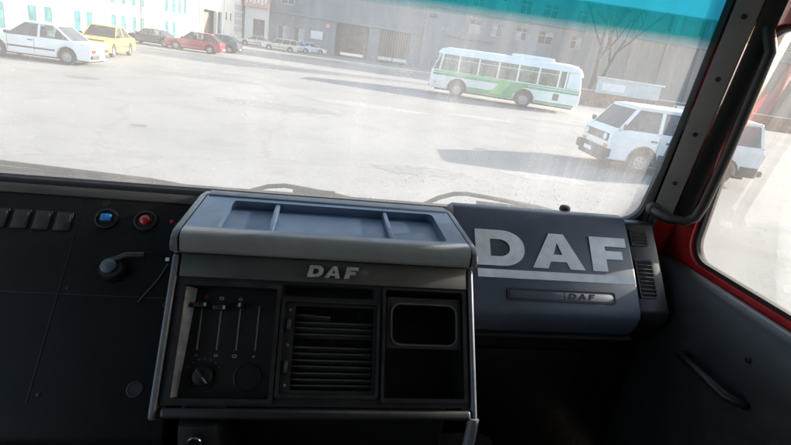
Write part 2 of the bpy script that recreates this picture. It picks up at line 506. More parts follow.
# loose stones on the broken concrete
def stones():
    rnd = random.Random(11)
    b = MB()
    base_v = [(1, 0, 0), (-1, 0, 0), (0, 1, 0), (0, -1, 0), (0, 0, 1), (0, 0, -.4)]
    base_f = [(0, 2, 4), (2, 1, 4), (1, 3, 4), (3, 0, 4), (2, 0, 5), (1, 2, 5), (3, 1, 5), (0, 3, 5)]
    for cx, cy, sx, sy, cnt in ((3.2, 9.0, 1.4, .7, 420), (5.2, 9.6, 1.5, .7, 420), (2.0, 9.5, .9, .5, 150), (0, 14, 9, 6, 420), (9, 26, 4, 2, 100)):
        for i in range(cnt):
            x = rnd.gauss(cx, sx); y = rnd.gauss(cy, sy)
            r = abs(rnd.gauss(0.005, 0.006)) + 0.003
            M = Matrix.Translation((x, y, r * .2)) @ Matrix.Rotation(rnd.uniform(0, 6.3), 4, 'Z') @ Matrix.Diagonal((r * rnd.uniform(.8, 1.6), r, r * rnd.uniform(.4, .8), 1))
            b.add(base_v, base_f, M)
    o = mesh_obj('loose_stones', b, 'stone')
    o['kind'] = 'stuff'; o['label'] = 'loose stones and grit on the worn concrete yard'; o['category'] = 'gravel'
stones()

# ------------------------------------------------------------------ buildings
def window(th, x0, x1, z0, z1, y, pane='pane_dark', frame='frame_white', cols=2, rows=1, fw_=0.09, transom=None):
    """a window whose face lies at local y (facing -y): frame with mullions, panes set back"""
    hw = fw_ * 1.0
    holes = []
    xs = [x0 + hw + (x1 - x0 - hw) * i / cols for i in range(cols + 1)]
    zs = [z0 + hw + (z1 - z0 - hw) * i / rows for i in range(rows + 1)]
    if transom:
        zs = [z0 + hw, z0 + (z1 - z0) * transom, z1]
    for i in range(len(xs) - 1):
        for j in range(len(zs) - 1):
            holes.append([(xs[i], zs[j]), (xs[i + 1] - hw, zs[j]), (xs[i + 1] - hw, zs[j + 1] - hw), (xs[i], zs[j + 1] - hw)])
    M = Matrix.Translation((0, y, 0)) @ Matrix.Rotation(R_(90), 4, 'X')
    b = MB(); b.fill([[(x0, z0), (x1, z0), (x1, z1), (x0, z1)]] + holes, 0.07, M)
    f = th.part('window', b, frame)
    for h in holes:
        p = MB(); p.box(h[0][0] - .01, h[1][0] + .01, y + .012, y + .03, h[0][1] - .01, h[2][1] + .01)
        th.part('pane', p, 'pane_pale' if pane == 'pane_dark' and random.random() < .22 else pane, f)
    sl = MB(); sl.box(x0 - .06, x1 + .06, y - .16, y + .04, z0 - .07, z0 - .003)
    th.part('sill', sl, frame, f)
    return f

def facade(th, x0, x1, z1, holes, th_, y0, m, name='wall', z0=0.0):
    M = Matrix.Translation((0, y0 + th_ / 2, 0)) @ Matrix.Rotation(R_(90), 4, 'X')
    b = MB(); b.fill([[(x0, z0), (x1, z0), (x1, z1), (x0, z1)]] + [[(a, c), (bb, c), (bb, d), (a, d)] for a, bb, c, d in holes], th_, M)
    return th.part(name, b, m)

# --- long grey works building across the far side of the yard
gb = Thing('works_building', 'long grey concrete works building with two tall gateways, closing the far side of the yard', 'building', (3, 82, 0))
G1 = (1.0, 6.1, -.02, 4.75); G2 = (7.7, 12.5, -.02, 4.8)
wins = [(-7.7, -6.0, .9, 3.2), (-5.3, -3.7, .9, 3.2), (-7.4, -5.4, 6.2, 8.2)]
facade(gb, -8.9, 14.4, 11.5, [G1, G2] + wins, .45, 82.0, 'concrete_grey')
for w in wins:
    window(gb, *w, 82.25, cols=2)
b = MB(); b.box(-8.9, 14.3, 82.0 - .22, 82.0 - .003, 4.86, 5.06); gb.part('string_course', b, 'concrete_pale', bevel=.02)
b = MB()
b.box(-8.9, .99, 82.46, 92, 0, 11.5); b.box(6.11, 7.69, 82.46, 92, 0, 11.5); b.box(12.51, 14.4, 82.46, 92, 0, 11.5)
b.box(1.0, 6.1, 82.46, 92, 4.76, 11.5); b.box(7.7, 12.5, 84.2, 92, 0, 11.5)
gb.part('back_rooms', b, 'concrete_grey')
# first gateway: one dark leaf folded back on its left side, open court behind
b = MB(); b.box(1.02, 1.95, 82.5, 82.62, .05, 4.7)
lf = gb.part('gate_leaf', b, 'gate_dark')
for k in range(5):
    b = MB(); b.box(1.04, 1.93, 82.44, 82.498, .2 + k * 1.05, .32 + k * 1.05)
    gb.part('gate_rail', b, 'gate_dark', lf)
# second gateway: closed steel leaves with bars and a white board low down
for (x0, x1) in ((7.74, 10.08), (10.12, 12.46)):
    b = MB(); b.box(x0, x1, 82.3, 82.36, .12, 4.75)
    lf = gb.part('gate_leaf', b, 'gate_dark')
    n = 6
    for k in range(n):
        xx = x0 + (x1 - x0) * (k + .5) / n
        b = MB(); b.box(xx - .06, xx + .06, 82.22, 82.298, .14, 4.73); gb.part('gate_bar', b, 'steel_grey', lf)
    b = MB(); b.box(x0 + .05, x1 - .05, 82.16, 82.215, .35, .85); gb.part('gate_board', b, 'sign_white', lf)
b = MB(); b.box(12.7, 15.6, 81.55, 81.95, .0, 1.15); gb.part('plinth_sheet', b, 'sheet_blue', bevel=.02)
b = MB(); b.box(-2.75, -.95, 81.86, 81.95, 1.95, 3.1); gb.part('notice_board', b, 'sign_white', bevel=.01)
b = MB(); b.lathe([(0.001, 0), (.34, .0), (.34, .18), (.28, .24), (.001, .26)], 20, Matrix.Translation((-.3, 82.0, 4.05)) @ Matrix.Rotation(R_(90), 4, 'X')); gb.part('wall_lamp', b, 'wall_pink', smooth=35)

# --- taller wing
tw = Thing('office_wing', 'tall pale grey wing with rows of small windows, standing behind the bus', 'building', (38, 81.4, 0))
wins = []
for r, (z0, z1) in enumerate(((6.25, 8.2), (10.1, 12.2), (14.0, 16.1))):
    for x0, x1 in ((17.4, 18.9) if r else (99, 99), (21.3, 23.2), (24.9, 26.8), (29.0, 30.9), (32.8, 35.3), (38.4, 40.3), (42.6, 44.5), (46.8, 48.7), (51, 52.9), (55.2, 57.1), (59.4, 61.3)):
        if x0 < 90: wins.append((x0, x1, z0, z1))
for x0, x1 in ((18.6, 20.2), (22.4, 24.0), (38.4, 40.3), (46.8, 48.7), (55.2, 57.1)):
    wins.append((x0, x1, 1.4, 3.6))
facade(tw, 14.41, 64, 18.5, wins, .45, 81.4, 'concrete_pale')
for w in wins:
    window(tw, *w, 81.68, cols=2, transom=.68)
b = MB(); b.box(14.41, 64, 81.86, 94, 0, 18.5); tw.part('back_rooms', b, 'concrete_pale')
b = MB(); b.box(17.7, 25.6, 81.0, 81.39, 5.25, 5.5); tw.part('ledge', b, 'concrete_grey', bevel=.03)
b = MB(); b.box(14.9, 16.0, 81.2, 81.39, 7.6, 8.1); tw.part('air_vent', b, 'pane_dark', bevel=.02)
for xx in (20.4, 36.8, 50.0):
    b = MB(); b.tube([(xx, 81.28, .2), (xx, 81.28, 18.3)], .07, 8); tw.part('drain_pipe', b, 'steel_grey', smooth=50)
b = MB(); b.box(14.3, 64.2, 81.05, 81.395, 9.05, 9.25); tw.part('string_course', b, 'concrete_grey', bevel=.02)

# --- brown block on the right
bb = Thing('brown_block', 'weathered brown block with long plain wall behind the banner and the white van', 'building', (57, 60, 0))
wins = [(40 + k * 4.2, 41.9 + k * 4.2, 8.8, 10.8) for k in range(9)] + [(40 + k * 4.2, 41.9 + k * 4.2, 12.6, 14.6) for k in range(9)]
facade(bb, 35.7, 80, 16.0, wins, .4, 60, 'facade_brown')
for w in wins:
    window(bb, *w, 60.22, cols=2)
b = MB(); b.box(35.7, 80, 60.41, 72, 0, 16); bb.part('back_rooms', b, 'facade_brown')
for k in range(10):
    b = MB(); xx = 36.0 + k * 4.4; b.box(xx, xx + .5, 59.75, 59.995, 0, 16); bb.part('pilaster', b, 'facade_brown')
b = MB(); b.box(35.4, 80.2, 59.6, 59.99, 7.5, 7.8); bb.part('ledge', b, 'concrete_grey', bevel=.03)

# --- far court wall seen through the open gateway and a fence closing the right side
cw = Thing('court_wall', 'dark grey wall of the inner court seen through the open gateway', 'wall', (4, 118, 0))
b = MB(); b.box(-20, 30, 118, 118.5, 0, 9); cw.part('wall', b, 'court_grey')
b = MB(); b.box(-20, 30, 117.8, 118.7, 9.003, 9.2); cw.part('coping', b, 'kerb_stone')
rf = Thing('concrete_fence', 'pale precast concrete panel fence along the right edge of the yard', 'fence', (62, 30, 0))
for k in range(14):
    y = -14 + k * 4.0
    b = MB(); b.box(61.9, 62.15, y - .12, y + .12, 0, 2.5); rf.part('post', b, 'concrete_grey', bevel=.02)
    for j in range(4):
        b = MB(); b.box(61.97, 62.08, y + .13, y + 3.87, .03 + j * .58, .6 + j * .58); rf.part('panel', b, 'concrete_pale', bevel=.015)

# --- white sunlit building down the left side
A = Vector((-17.2, 40, 0)); B_ = Vector((-12.2, 82, 0))
ang = math.atan2(B_.y - A.y, B_.x - A.x)
LM = at(A.x, A.y, ang)
lb = Thing('white_building', 'sunlit white building with tall teal windows and a pink band, down the left side', 'building', (10, 0, 0), LM)
lw = []
for s0, s1 in ((-13.2, -12.35), (-11.7, -10.85), (-9.4, -8.55), (-7.9, -7.05), (-5.2, -4.35), (-3.7, -2.85), (-.6, .25), (.9, 1.75), (4.2, 5.05), (5.75, 6.6), (7.55, 8.35), (8.95, 9.8), (14.0, 14.9), (15.6, 16.55)):
    lw.append((s0, s1, .3, 1.8)); lw.append((s0, s1, 2.56, 4.3))
lw += [(17.1, 17.9, 2.56, 4.3), (18.4, 19.4, 2.56, 4.3)]
gate = (24.4, 29.0, -.02, 3.55); bdoor = (29.3, 30.9, -.02, 3.5); slots = [(32.4, 33.0, 2.7, 3.7), (34.3, 34.9, 2.7, 3.7)]
grid = (36.2, 40.6, 1.2, 5.1)
facade(lb, -24, 41.9, 7.5, lw + [gate, bdoor, grid] + slots, .4, 0.0, 'wall_white')
for w in lw:
    window(lb, *w, .045, pane='pane_teal', cols=1, fw_=.045)
for w in slots:
    window(lb, *w, .045, pane='pane_dark', cols=1, fw_=.045)
window(lb, *grid, .045, pane='pane_pale', cols=5, rows=4, fw_=.2)
b = MB(); b.box(-24, 41.9, 1.2, 9, 0, 7.5); lb.part('back_rooms', b, 'wall_white')
b = MB(); b.box(24.42, 28.98, .9, 1.0, 0, 3.53); lb.part('gate_leaf', b, 'post_brown')
b = MB(); b.box(29.32, 30.88, .25, .33, 0, 3.48); d_ = lb.part('door', b, 'pane_teal'); b = MB(); b.box(30.5, 30.6, .17, .247, 1.2, 1.5); lb.part('handle', b, 'steel_grey', d_)
for x0, x1 in ((-24, 3.4), (3.5, 10.6), (13.0, 20.0)):
    b = MB(); b.box(x0, x1, -.05, -.004, 1.98, 2.34); lb.part('pink_band', b, 'wall_pink')
for xx in (11.4, 20.6, 31.6):
    b = MB(); b.box(xx, xx + .35, -.1, -.004, 0, 7.5); lb.part('pilaster', b, 'wall_white')
b = MB(); b.box(-24, 42, -.35, 1.0, 7.503, 7.8); lb.part('cornice', b, 'wall_white')

# --- shop porch at the corner with a red and white fascia
sp = Thing('shop_porch', 'small white shop porch with a red and white fascia in the far left corner', 'shop', (-10.6, 80, 0))
facade(sp, -12.1, -8.95, 7.0, [(-10.9, -9.3, -.02, 3.5)], .3, 79.6, 'wall_white')
b = MB(); b.box(-10.88, -9.32, 79.8, 79.9, 0, 3.48); d_ = sp.part('door', b, 'gate_dark'); b = MB(); b.box(-9.6, -9.5, 79.72, 79.79, 1.1, 1.5); sp.part('handle', b, 'steel_grey', d_)
b = MB(); b.box(-12.2, -8.8, 79.0, 79.59, 5.0, 6.8); sp.part('fascia', b, 'wall_pink', bevel=.03)
for k in range(6):
    b = MB(); b.box(-12.0 + k * .53, -11.68 + k * .53, 78.93, 78.995, 5.4 + .25 * (k % 2), 6.2); sp.part('fascia_stripe', b, 'sign_white')
b = MB(); b.box(-12.1, -8.95, 79.91, 82, 0, 7.0); sp.part('back_rooms', b, 'wall_white')

# --- poles
def pole(x, y, h, label, r=.06):
    t = Thing('lamp_post', label, 'lamp post', (x, y, 0), group='posts along the left building')
    b = MB(); b.tube([(x, y, 0), (x, y, h)], [r, r * .7], 10); t.part('post', b, 'post_brown', smooth=50)
    b = MB(); b.tube([(x, y, 0), (x, y, .35)], r * 1.8, 10); t.part('foot', b, 'post_brown', smooth=50)
    b = MB(); b.tube([(x, y, h), (x + .3, y, h + .35), (x + 1.0, y, h + .45)], r * .6, 8); a = t.part('arm', b, 'post_brown', smooth=50)
    b = MB(); b.box(x + .9, x + 1.4, y - .1, y + .1, h + .38, h + .5); t.part('lamp_head', b, 'steel_grey', a, bevel=.03)
pole(-15.6, 47.6, 7.5, 'slim brown lamp post in front of the teal windows, the nearer of two')
pole(-13.9, 60.5, 7.5, 'slim brown lamp post just left of the gateway in the white building')

# --- banner on a low brick wall
bw = Thing('brick_wall', 'low reddish brick wall below the pale banner, behind the van', 'wall', (30, 43.6, 0))
b = MB(); b.box(21.5, 50, 43.5, 43.8, 0, 1.25); bw.part('wall', b, 'brick_red')
b = MB(); b.box(21.4, 50.1, 43.42, 43.88, 1.253, 1.36); bw.part('coping', b, 'kerb_stone', bevel=.02)
bn = Thing('banner_board', 'pale blue and white advertising board on posts above the brick wall', 'board', (27, 43.2, 0))
b = MB(); b.box(23.7, 29.9, 43.16, 43.22, 1.2, 2.42); bn.part('board', b, 'banner_blue')
b = MB(); b.box(23.6, 30.2, 43.1, 43.28, 2.43, 2.58); bn.part('top_rail', b, 'frame_white', bevel=.02)
for xx in (23.8, 26.8, 29.8):
    b = MB(); b.box(xx - .05, xx + .05, 43.23, 43.33, 0, 2.42); bn.part('post', b, 'steel_grey')
b = MB(); b.box(24.2, 26.4, 43.14, 43.157, 1.45, 2.1); bn.part('pale_panel', b, 'sign_white')

# --- bare tree
def bare_tree(x, y, label):
    t = Thing('bare_tree', label, 'tree', (x, y, 0))
    rnd = random.Random(5)
    tr = MB(); cr = MB()
    def limb(mb, p, d, ln, r, lev):
        pts = [p]; rad = [r]
        q = p.copy(); dd = d.copy(); n = 5
        for i in range(n):
            dd = (dd + Vector((rnd.uniform(-.13, .13), rnd.uniform(-.13, .13), rnd.uniform(-.02, .1)))).normalized()
            q = q + dd * ln / n
            pts.append(q.copy()); rad.append(r * (1 - .55 * (i + 1) / n))
        mb.tube(pts, rad, 6 if lev else 9, caps=False)
        if lev < 5:
            for k in range(rnd.choice((3, 4, 4)) if lev < 4 else 3):
                i = rnd.randint(2, n)
                a = rnd.uniform(0, 6.28); sp_ = rnd.uniform(.35, .75)
                side = Vector((math.cos(a), math.sin(a), 0))
                nd = (dd * (1 - sp_ * .4) + side * sp_ + Vector((0, 0, .25))).normalized()
                limb(cr, pts[i], nd, ln * rnd.uniform(.55, .78), max(.034, rad[i] * rnd.uniform(.58, .76)), lev + 1)
    limb(tr, Vector((x, y, 0)), Vector((.02, 0, 1)), 6.4, .30, 0)
    limb(tr, Vector((x + .35, y + .1, 0)), Vector((.16, 0, 1)).normalized(), 6.2, .24, 0)
    t.part('trunk', tr, 'bark', smooth=60)
    t.part('crown', cr, 'bark', smooth=60)
bare_tree(24.1, 45.0, 'bare leafless tree with two stems rising behind the right end of the bus')

# ------------------------------------------------------------------ vehicles
def wheel(th, x, y, r, w, side, hub='rim_grey', hubr=.62):
    M = Matrix.Translation((x, y, r)) @ Matrix.Rotation(R_(-90 * side), 4, 'X')
    b = MB(); b.lathe([(r * .6, -w / 2), (r * .9, -w / 2), (r, -w * .32), (r, w * .32), (r * .9, w / 2), (r * .6, w / 2), (r * .58, w * .2)], 28, M)
    t = th.part('wheel', b, 'tyre', smooth=40)
    b = MB(); b.lathe([(.001, w * .34), (r * .16, w * .36), (r * .2, w * .22), (r * .5, w * .14), (r * .54, w * .40), (r * hubr, w * .42), (r * hubr, -w * .3)], 28, M)
    th.part('rim', b, hub, t, smooth=35)
    b = MB()
    for k in range(5):
        a = 2 * math.pi * k / 5
        b.lathe([(.001, w * .30), (r * .05, w * .28), (r * .05, w * .1)], 8, M @ Matrix.Translation((r * .33 * math.cos(a), r * .33 * math.sin(a), 0)))
    th.part('wheel_nuts', b, 'under_black', t)

def arch_profile(pts_top, x_front, x_rear, z0, wheels, ra, zc):
    """side outline: bottom edge from front to rear with wheel arches, then pts_top from rear to front"""
    out = [(x_front, z0)]
    for wx in wheels:
        a0 = math.asin(max(-1, min(1, (z0 - zc) / ra)))
        for k in range(11):
            a = a0 + (math.pi - 2 * a0) * k / 10
            out.append((wx + ra * math.cos(a), zc + ra * math.sin(a)))
    out.append((x_rear, z0))
    return out + pts_top

def pane_quad(th, name, q, inset, m, parent, off=.006, th_=.004):
    """pane lying on quad q (4 corners), shrunk by inset and standing off by a few mm"""
    q = [Vector(p) for p in q]
    c = sum(q, Vector()) / 4
    n = (q[1] - q[0]).cross(q[2] - q[0]).normalized()
    if n.dot(c - Vector((0, 0, .8))) < 0: n = -n
    qq = []
    for i in range(4):
        a = (q[(i + 1) % 4] - q[i]).normalized(); d = (q[i - 1] - q[i]).normalized()
        s = max(.25, a.cross(d).length)
        qq.append(q[i] + (a + d) * (inset / s) + n * off)
    b = MB(); b.slab(qq, th_)
    return th.part(name, b, m, parent)

def cabin_shell(th, q0, q1, cuts, paint, glass, tlo=.03, thi=.88, wp=.07, rb=.025):
    """hollow greenhouse: roof, pillars, see-through panes; cuts are (u at sill, u at roof) from front to rear"""
    V = [Vector(p) for p in q0]; T = [Vector(p) for p in q1]
    ring = lambda t: [V[i].lerp(T[i], t) for i in range(4)]
    b = MB(); b.hexa(ring(thi), ring(1.0)); roof = th.part('roof_panel', b, paint, bevel=rb, seg=3)
    if tlo > .05:
        b = MB(); b.hexa(ring(0), ring(tlo - .005)); th.part('sill_panel', b, paint)
    cx = sum(V, Vector()) / 4
    for s in (0, 1):
        a0, a1 = (V[0], V[3]) if s == 0 else (V[1], V[2])
        c0, c1 = (T[0], T[3]) if s == 0 else (T[1], T[2])
        inw = Vector((0, 1 if s == 0 else -1, 0))
        def pt(ub, ut, t, d=0.0):
            # straight line from the sill point to the roof point
            return a0.lerp(a1, ub).lerp(c0.lerp(c1, ut), t) + inw * d
        lb = (a1 - a0).length; lt = (c1 - c0).length
        for k, (ub, ut) in enumerate(cuts):
            o0, o1 = (0, wp) if k == 0 else ((-wp, 0) if k == len(cuts) - 1 else (-wp / 2, wp / 2))
            b = MB(); b.hexa([pt(ub + o0 / lb, ut + o0 / lt, 0), pt(ub + o1 / lb, ut + o1 / lt, 0), pt(ub + o1 / lb, ut + o1 / lt, 0, .045), pt(ub + o0 / lb, ut + o0 / lt, 0, .045)],
                             [pt(ub + o0 / lb, ut + o0 / lt, thi + .01), pt(ub + o1 / lb, ut + o1 / lt, thi + .01), pt(ub + o1 / lb, ut + o1 / lt, thi + .01, .045), pt(ub + o0 / lb, ut + o0 / lt, thi + .01, .045)])
            th.part('pillar', b, paint)
            if k + 1 < len(cuts):
                ub2, ut2 = cuts[k + 1]; e = wp * .55
                q = [pt(ub + e / lb, ut + e / lt, tlo, .02), pt(ub2 - e / lb, ut2 - e / lt, tlo, .02), pt(ub2 - e / lb, ut2 - e / lt, thi, .02), pt(ub + e / lb, ut + e / lt, thi, .02)]
                b = MB(); b.slab(q, .003); th.part('side_window', b, glass)
    for nm, i, j, d in (('windscreen', 0, 1, -1), ('rear_window', 3, 2, 1)):
        f = lambda p, t, dy: V[p].lerp(T[p], t) + Vector((d * .02, dy, 0))
        b = MB(); b.slab([f(i, tlo, .03), f(j, tlo, -.03), f(j, thi, -.03), f(i, thi, .03)], .003); th.part(nm, b, glass)
    return roof

def cabin_seats(th, rows, z0, z1, hw):
    for x in rows:
        for y in (-hw, hw):
            b = MB(); b.box(x - .07, x + .05, y - .22, y + .22, z0, z1 - .12); st = th.part('seat', b, 'seat_dark', bevel=.05)
            b = MB(); b.box(x - .05, x + .03, y - .11, y + .11, z1 - .115, z1); th.part('headrest', b, 'seat_dark', st, bevel=.03)

def make_car(label, x, y, rz, paint, L=4.1, W=1.66, H=1.4, wb=2.45, style='hatch', group=None):
    th = Thing('parked_car', label, 'car', M=at(x, y, rz), group=group)
    r = .29; hf = L * .5 - .03
    xf = wb / 2 + .02; xr = -wb / 2 + .02
    zb = H * .62
    if style == 'sedan':
        top = [(-hf, .3), (-hf - .03, .55), (-hf, zb - .02), (-hf * .62, zb + .02), (hf * .42, zb), (hf * .93, zb - .14), (hf, zb - .22), (hf + .03, .5)]
        cab = (hf * .46, -hf * .70, hf * .12, -hf * .36)
    elif style == 'wagon':
        top = [(-hf, .3), (-hf - .03, .55), (-hf, zb), (hf * .42, zb), (hf * .93, zb - .12), (hf, zb - .2), (hf + .03, .5)]
        cab = (hf * .50, -hf * .99, hf * .16, -hf * .90)
    else:
        top = [(-hf, .3), (-hf - .03, .55), (-hf, zb), (hf * .40, zb), (hf * .92, zb - .15), (hf, zb - .22), (hf + .03, .5)]
        cab = (hf * .46, -hf * .97, hf * .10, -hf * .62)
    prof = arch_profile(top, hf, -hf, .22, (xf, xr), r + .07, r + .02)
    b = MB(); b.prism(prof, -W / 2, W / 2, 'Y')
    body = th.part('body', b, paint, bevel=.045, seg=3)
    b = MB(); b.box(-hf * .95, hf * .95, -W / 2 + .24, W / 2 - .24, .16, zb - .12)
    th.part('underbody', b, 'under_black')
    w0 = W / 2 - .03; w1 = W / 2 - .2
    bf, br, tf, tr_ = cab
    q0 = [(bf, -w0, zb - .02), (bf, w0, zb - .02), (br, w0, zb - .02), (br, -w0, zb - .02)]
    q1 = [(tf, -w1, H), (tf, w1, H), (tr_, w1, H), (tr_, -w1, H)]
    cuts = (0, .5, 1) if style != 'wagon' else (0, .38, .70, 1)
    cabin = cabin_shell(th, q0, q1, [(c, c) for c in cuts], paint, 'car_glass')
    b = MB(); b.box(br + .1, bf - .1, -w0 + .06, w0 - .06, zb - .01, zb + .006); th.part('cabin_floor', b, 'under_black')
    cabin_seats(th, (.12, -.75), zb, zb + .36, .34)
    for s in (0, 1):
        sg = -1 if s == 0 else 1
        for xx in (bf - .12, bf - 1.05):
            b = MB(); b.box(xx - .006, xx + .006, *sorted((sg * (W / 2 - .01), sg * (W / 2 + .0025))), .30, zb - .05); th.part('door_seam', b, 'under_black')
        b = MB(); b.box(-.05, .12, sg * (W / 2 + .004), sg * (W / 2 + .02), zb - .14, zb - .10); th.part('door_handle', b, 'bumper_black')
        b = MB(); b.box(bf - .22, bf - .08, sg * (W / 2 - .02), sg * (W / 2 + .14), zb + .02, zb + .13); th.part('mirror', b, 'bumper_black', bevel=.02)
        b = MB(); b.box(xr + r + .1, xf - r - .1, sg * (W / 2 + .002), sg * (W / 2 + .012), .45, .51); th.part('side_trim', b, 'bumper_black')
    for sx, nm, mm in ((hf, 'headlight', 'lamp_clear'), (-hf, 'tail_light', 'lamp_red')):
        for sg in (-1, 1):
            b = MB(); d = .03 * (1 if sx > 0 else -1)
            xa, xb = sorted((sx - d * .5, sx + d * 1.6))
            b.box(xa, xb, *sorted((sg * (W / 2 - .42), sg * (W / 2 - .06))), zb - .36, zb - .22); th.part(nm, b, mm, bevel=.012)
        xa, xb = sorted((sx - .1 * (1 if sx > 0 else -1), sx + .09 * (1 if sx > 0 else -1)))
        b = MB(); b.box(xa, xb, -W / 2 + .02, W / 2 - .02, .30, .46); th.part('bumper', b, 'bumper_black', bevel=.04)
        xa, xb = sorted((sx + .092 * (1 if sx > 0 else -1), sx + .10 * (1 if sx > 0 else -1)))
        b = MB(); b.box(xa, xb, -.25, .25, .33, .43); th.part('number_plate', b, 'sign_white')
    for wx in (xf, xr):
        for sg in (-1, 1):
            wheel(th, wx, sg * (W / 2 - .1), r, .17, sg)
    return th

PK = 'cars parked on the left of the yard'
make_car('white car at the left edge of the yard, nearest of the parked cars', -11.1, 22.6, math.pi, 'paint_white', 4.2, 1.68, 1.42, style='sedan', group=PK)
make_car('yellow car parked beside the white car on the left', -11.2, 28.9, R_(-88), 'paint_yellow', 4.0, 1.6, 1.44, style='sedan', group=PK)
make_car('dark red hatchback parked side on with its tailgate to the right', -9.95, 42.2, R_(178), 'paint_red', 4.05, 1.65, 1.42, 2.45, 'hatch', PK)
make_car('dark blue-green hatchback half hidden behind the red hatchback', -9.3, 46.9, R_(176), 'paint_teal', 3.8, 1.6, 1.40, 2.4, 'hatch', PK)
make_car('dark grey saloon parked in front of the teal windows, left of the red hatchback', -13.3, 43.0, R_(172), 'paint_dark', 4.2, 1.66, 1.2, 2.5, 'sedan', PK)
make_car('silver saloon standing by the dark shop door in the far corner', -9.4, 71.8, R_(180), 'paint_silver', 4.2, 1.66, 1.38, 2.5, 'sedan', PK)
make_car('beige estate car parked in front of the shop porch', -5.9, 67.6, R_(183), 'paint_beige', 4.4, 1.66, 1.5, 2.55, 'wagon', PK)
make_car('pale blue saloon squeezed between the beige estate and the white saloon', -4.2, 73.2, R_(186), 'paint_pale_blue', 4.0, 1.62, 1.38, 2.4, 'sedan', PK)
make_car('white saloon below the notice board on the grey building', -2.35, 77.0, R_(4), 'paint_white', 4.3, 1.68, 1.40, 2.5, 'sedan', PK)

